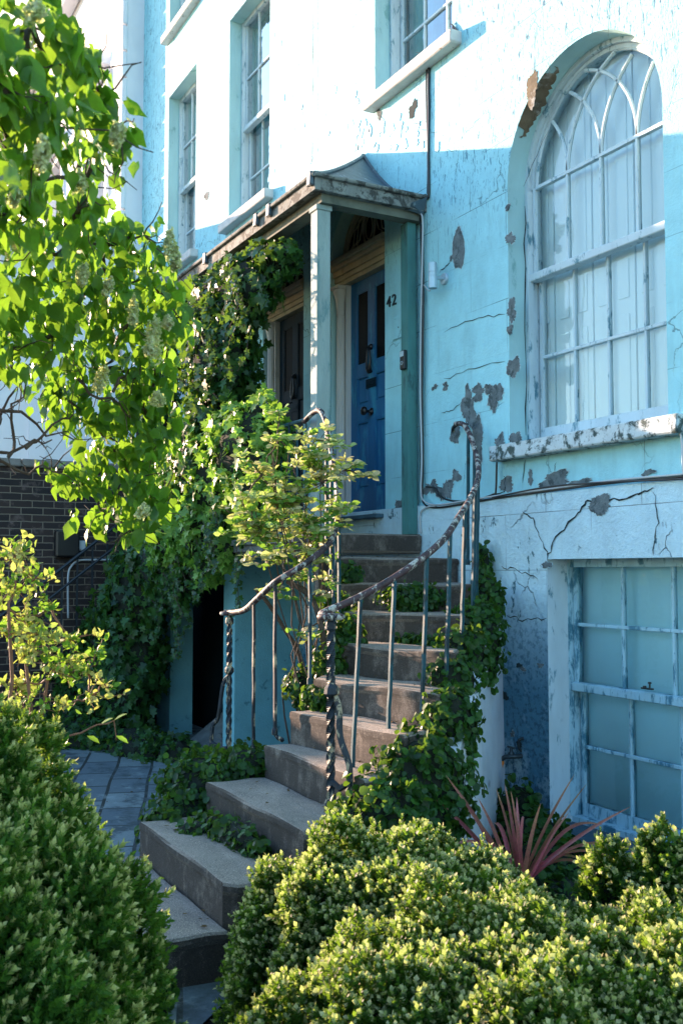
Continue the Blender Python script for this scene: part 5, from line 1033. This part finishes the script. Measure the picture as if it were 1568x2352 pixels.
# ---- rose bush among the left railing
ros = thing('rose_bush', (-5.85, 2.95, -1.2), 'straggly rose bush with pale new leaves growing through the inner stair railing', 'shrub')
tw = MB(); b0 = atD(745, 1510, 6.05); b1 = atD(692, 1530, 6.3)
P = [atD(745, 1510, 6.05), atD(735, 1430, 6.05), atD(712, 1370, 6.1), atD(660, 1335, 6.2)]; tw.tube(catmull([(b0.x, b0.y, -1.2)] + P, 4), [.017] * 17, 7)
for q_ in range(9):
    e_ = atD(random.uniform(560, 760), random.uniform(1000, 1250), 6.15 + random.uniform(-.15, .15)); s0 = (b0 if q_ % 2 else b1) + Vector((random.uniform(-.06, .06), random.uniform(-.06, .06), 0)); branch(tw, (s0.x, s0.y, -1.15), e_, .006, .003, .05, 9)
tw.tube(catmull([(b1.x, b1.y, -1.25), b1, atD(650, 1440, 6.3), atD(615, 1385, 6.3), atD(585, 1350, 6.3)], 4), [.013] * 17, 7)
cl = [(640, 1010, 40, 50, 34), (700, 1060, 60, 60, 60), (760, 1020, 45, 40, 26), (600, 1090, 60, 50, 50), (560, 1150, 40, 60, 40), (650, 1150, 80, 60, 120), (740, 1110, 60, 60, 80), (790, 1080, 40, 50, 26), (840, 1090, 25, 25, 10), (700, 1210, 70, 50, 110), (600, 1220, 60, 50, 70), (770, 1180, 30, 50, 40), (620, 1280, 60, 40, 60), (720, 1280, 50, 50, 60), (560, 1190, 40, 40, 30), (640, 1360, 60, 40, 24), (745, 1360, 20, 50, 18), (690, 1340, 50, 40, 20), (730, 1010, 30, 40, 14), (640, 960, 20, 30, 10), (700, 1440, 30, 40, 8)]
Lf = Leaves(); hub = [atD(712, 1370, 6.1), atD(620, 1385, 6.25), atD(735, 1430, 6.05), atD(650, 1330, 6.2)]
for (x, y, rx, ry, n) in cl:
    dep = 6.15; s_ = dep / FPX; c = atD(x, y, dep); o_ = min(hub, key=lambda q_: (q_ - c).length); branch(tw, o_, c, .006, .0025, .06); hub.append(c)
    for k in range(max(2, int(n / 6))):       # each twig carries several five-leaf sprays
        e = Vector(tuple(np.array(c) + np.array(RT) * rng.normal() * rx * .62 * s_ + np.array([0, 0, 1.]) * rng.normal() * ry * .62 * s_ + np.array(FH) * rng.normal() * .13)); P = branch(tw, c, e, .0025, .0012, .1, 5)
        for sp_ in range(4):
            q0 = P[random.randint(2, 5)]; dr = Vector(tuple(rng.normal(size=3))).normalized(); dr.z = dr.z * .5 + .1; sd = dr.cross(Vector((0, 0, 1))).normalized()
            pos = []; ds = []
            for t_, sg in ((.02, 1), (.02, -1), (.045, 1), (.045, -1), (.06, 0)): pos.append(q0 + dr * t_); ds.append((dr * (.5 if sg else 1) + sd * sg).normalized())
            pos = np.array([tuple(p) for p in pos]); ds = np.array([tuple(p) for p in ds]); Lf.add(OVAL, pos, rot_from(ds, np.tile(np.array([[0, -.6, .8]]), (5, 1)) + rng.normal(size=(5, 3)) * .8), rng.uniform(.042, .066, 5))
tp = Lf
for a in range(len(tp.T)): tp.T[a] = tp.T[a] + (rng.random() < .5) * rng.uniform(.3, 1.0)
Lf.build('foliage', 'rose', ros); tw.build('stems', 'bark', ros)
creep('bright small-leaved creeper around the foot of the rose', [(-5.62, 2.82, -.72, .14, .12, .12), (-5.45, 2.95, -.62, .12, .1, .1)], .034, 3200, jit=.2)

# ---- straggly shrub on the left above the box bush
shr = thing('flowering_shrub', (-3.5, .35, GZ), 'straggly twiggy shrub with small yellow-green leaves above the left box bush', 'shrub')
tw = MB(); Lf = Leaves(); base = atD(40, 1720, 3.5); hub = [atD(60, 1520, 3.55), atD(20, 1400, 3.5), atD(110, 1560, 3.6)]
for h_ in hub: branch(tw, (base.x, base.y, GZ), h_, .012, .006, .04)
for (x, y, rx, ry, n) in ((30, 1270, 50, 40, 60), (80, 1330, 60, 40, 60), (20, 1360, 60, 40, 60), (60, 1420, 70, 40, 70), (120, 1400, 40, 50, 40), (160, 1470, 60, 40, 50), (60, 1500, 70, 40, 80), (130, 1540, 70, 40, 80), (200, 1540, 50, 40, 50), (220, 1500, 30, 20, 14), (210, 1600, 40, 30, 26), (40, 1580, 60, 40, 80), (150, 1620, 70, 30, 40), (90, 1460, 60, 50, 60), (10, 1450, 50, 60, 60), (0, 1300, 50, 60, 50), (240, 1570, 24, 30, 12)):
    dep = 3.6; s_ = dep / FPX; c = atD(x, y, dep); o_ = min(hub, key=lambda q_: (q_ - c).length); branch(tw, o_, c, .005, .002, .08); hub.append(c)
    for k in range(max(3, n // 6)):
        e = Vector(tuple(np.array(c) + np.array(RT) * rng.normal() * rx * .6 * s_ + np.array([0, 0, 1.]) * rng.normal() * ry * .6 * s_ + np.array(FH) * rng.normal() * .09)); P = branch(tw, c, e, .002, .001, .1, 5)
        m_ = 9; idx = rng.integers(1, 6, m_); pos = np.array([tuple(P[i]) for i in idx]) + rng.normal(size=(m_, 3)) * .008; d = rnd_unit(m_) * .8 + np.array([0, 0, .4]); Lf.add(OVAL, pos, rot_from(d, rnd_unit(m_) + np.array([0, -.3, .7])), rng.uniform(.018, .040, m_))
for a in range(len(Lf.T)): Lf.T[a] = Lf.T[a] + (rng.random() < .5) * rng.uniform(.3, 1)
# the long bare shoot reaching right
P = branch(tw, atD(160, 1690, 3.6), atD(262, 1655, 3.65), .004, .0025, .05); tw.tube([atD(262, 1655, 3.65), atD(268, 1700, 3.65)], .002, 5)
for (x, y, a) in ((262, 1655, 1), (266, 1690, -1), (230, 1665, 1), (200, 1690, -1)):
    Lf.add(OVAL, np.array([tuple(atD(x, y, 3.65))]), rot_from(np.array([tuple(RT * .9 + Vector((0, 0, .5 * a)))]), np.array([[0, -.5, 1.]])), np.array([.055]))
Lf.build('foliage', 'shrub', shr); tw.build('twigs', 'redtwig', shr)

# ---- red cordyline
cor = thing('cordyline', (-3.72, 2.98, GZ), 'spiky cordyline with maroon and pink sword leaves behind the box bushes', 'plant')
c0 = atD(1190, 2015, 4.75); Lf = Leaves(); bl = MB(); rows = []
ends = [(1060, 1802, 0), (1290, 1800, 0), (1312, 1820, 0), (980, 1868, .05), (1030, 1842, 0), (1165, 1820, 0), (1150, 1830, -.1), (1187, 1848, .1), (1118, 1850, .1), (1390, 1868, .25), (1340, 1905, .35), (1100, 1875, -.15), (1280, 1880, .2), (1390, 1960, .35), (1330, 2000, .3), (1370, 1985, .4), (1090, 1990, -.25), (1050, 1960, -.1), (1176, 1835, -.2), (1230, 1860, -.2), (1140, 1905, .25), (1345, 2020, .25), (1200, 1890, .3)]
for (x, y, dd) in ends:
    e = atD(1190 + (x - 1190) * 1.28, 2015 + (y - 2015) * 1.10, 4.75 + dd); a = c0 + Vector((random.uniform(-.02, .02), random.uniform(-.02, .02), -.06)); n = 12; d = e - a; sag = .10 if d.z < .3 else .03; V = []; T = []
    sdv = d.cross(FH).normalized() * .8 + d.cross(Vector((random.uniform(-1, 1), random.uniform(-1, 1), .3))).normalized() * .5; sdv.normalize(); nv = d.cross(sdv).normalized()
    for i in range(n + 1):
        t_ = i / n; p = a + d * t_ + Vector((0, 0, sag * math.sin(math.pi * t_) * 1.2)); w_ = .0125 * (math.sin(math.pi * min(.5 + t_ * .5, 1)) ** .6 if t_ > .25 else .55 + 1.6 * t_) if t_ < 1 else 0; w_ = max(w_, 0.0005)
        V += [p - sdv * w_ + nv * w_ * .35, p, p + sdv * w_ + nv * w_ * .35]; T += [max(0, t_ - .35) * .9 * random.uniform(.5, 1.2)] * 3
    F = [f for i in range(n) for f in ((3 * i, 3 * i + 1, 3 * i + 4), (3 * i, 3 * i + 4, 3 * i + 3), (3 * i + 1, 3 * i + 2, 3 * i + 5), (3 * i + 1, 3 * i + 5, 3 * i + 4))]
    Lb = Leaves(); Lb.add(tplate([tuple(v) for v in V], F, T), np.zeros((1, 3)), np.eye(3)[None], np.ones(1)); Lb.build('leaf', 'cordyline', cor)
b = MB(); b.lathe((c0.x, c0.y, GZ), [(.03, 0), (.028, c0.z - GZ - .02)], 10); b.build('stem', 'bark', cor)
# ---- trailing ivy runners that leave the main mass
def runners(parent, starts, size, mat='ivy', tpl=IVY):
    tw = MB(); L_ = Leaves()
    for s_, l in starts:
        s_ = Vector(s_); P = [s_ + Vector((random.uniform(-.02, .02) * i + .04 * math.sin(i * .9 + s_.x * 9), random.uniform(-.01, .01), -l * i / 8)) for i in range(9)]
        tw.tube(P, .003, 5); m_ = int(l * 60) + 3; idx = rng.random(m_) * 8
        pos = np.array([tuple(P[int(i)].lerp(P[min(8, int(i) + 1)], i % 1)) for i in idx]) + rng.normal(size=(m_, 3)) * .012; d = np.array([0, 0, -.7]) + rng.normal(size=(m_, 3)) * .7
        L_.add(tpl, pos, rot_from(d, np.array([.5, -1., .3]) + rng.normal(size=(m_, 3)) * .35), size * rng.uniform(.45, 1.0, m_))
    L_.build('trailing_shoots', mat, parent); tw.build('trailing_stems', 'bark', parent)
iv = [o for o in bpy.data.objects if o.type == 'EMPTY' and o.name.startswith('ivy')]
runners(iv[0], [((random.uniform(-8.7, -7.15), 3.0 + random.uniform(-.05, .12), random.uniform(1.9, 2.6)), random.uniform(.25, .7)) for _ in range(16)], .07)
runners(iv[1], [((random.uniform(-9.0, -7.1), 3.02 + random.uniform(-.05, .1), random.uniform(.2, .6)), random.uniform(.3, .65)) for _ in range(18)], .06)
runners(iv[2], [((random.uniform(-10.2, -8.7), 3.1 + random.uniform(-.05, .1), random.uniform(-.1, .1)), random.uniform(.3, .8)) for _ in range(20)], .065)
# ---- fallen leaves and grit on treads, landing and path
Lf = Leaves(); P = []
for k in range(2, 12):
    (lx, ly), (rx, ry) = E[k]; (ax, ay), (bx, by) = E[k - 1]
    for _ in range(16):
        u, v = random.random(), random.betavariate(3, 1); x = (lx * (1 - u) + rx * u) * (1 - v) + (ax * (1 - u) + bx * u) * v; y = (ly * (1 - u) + ry * u) * (1 - v) + (ay * (1 - u) + by * u) * v; P.append((x, y, zk(k) + .008))
for _ in range(90): P.append((random.uniform(-9, -3.6), random.uniform(.2, 2.8), GZ + .008))
P = np.array([p for p in P if not (p[2] < -1.7 and -5.4 < p[0] < -4.0 and 1.2 < p[1])]); n = len(P); d = rng.normal(size=(n, 3)) * np.array([1, 1, .12])
Lf.add(OVAL, P, rot_from(d, np.array([0, 0, 1.]) + rng.normal(size=(n, 3)) * .2), rng.uniform(.012, .034, n))
tag(Lf.build('fallen_leaves', M['deadleaf'].name and 'deadleaf'), 'dry brown fallen leaves scattered on the steps and path', 'fallen leaves', kind='stuff')
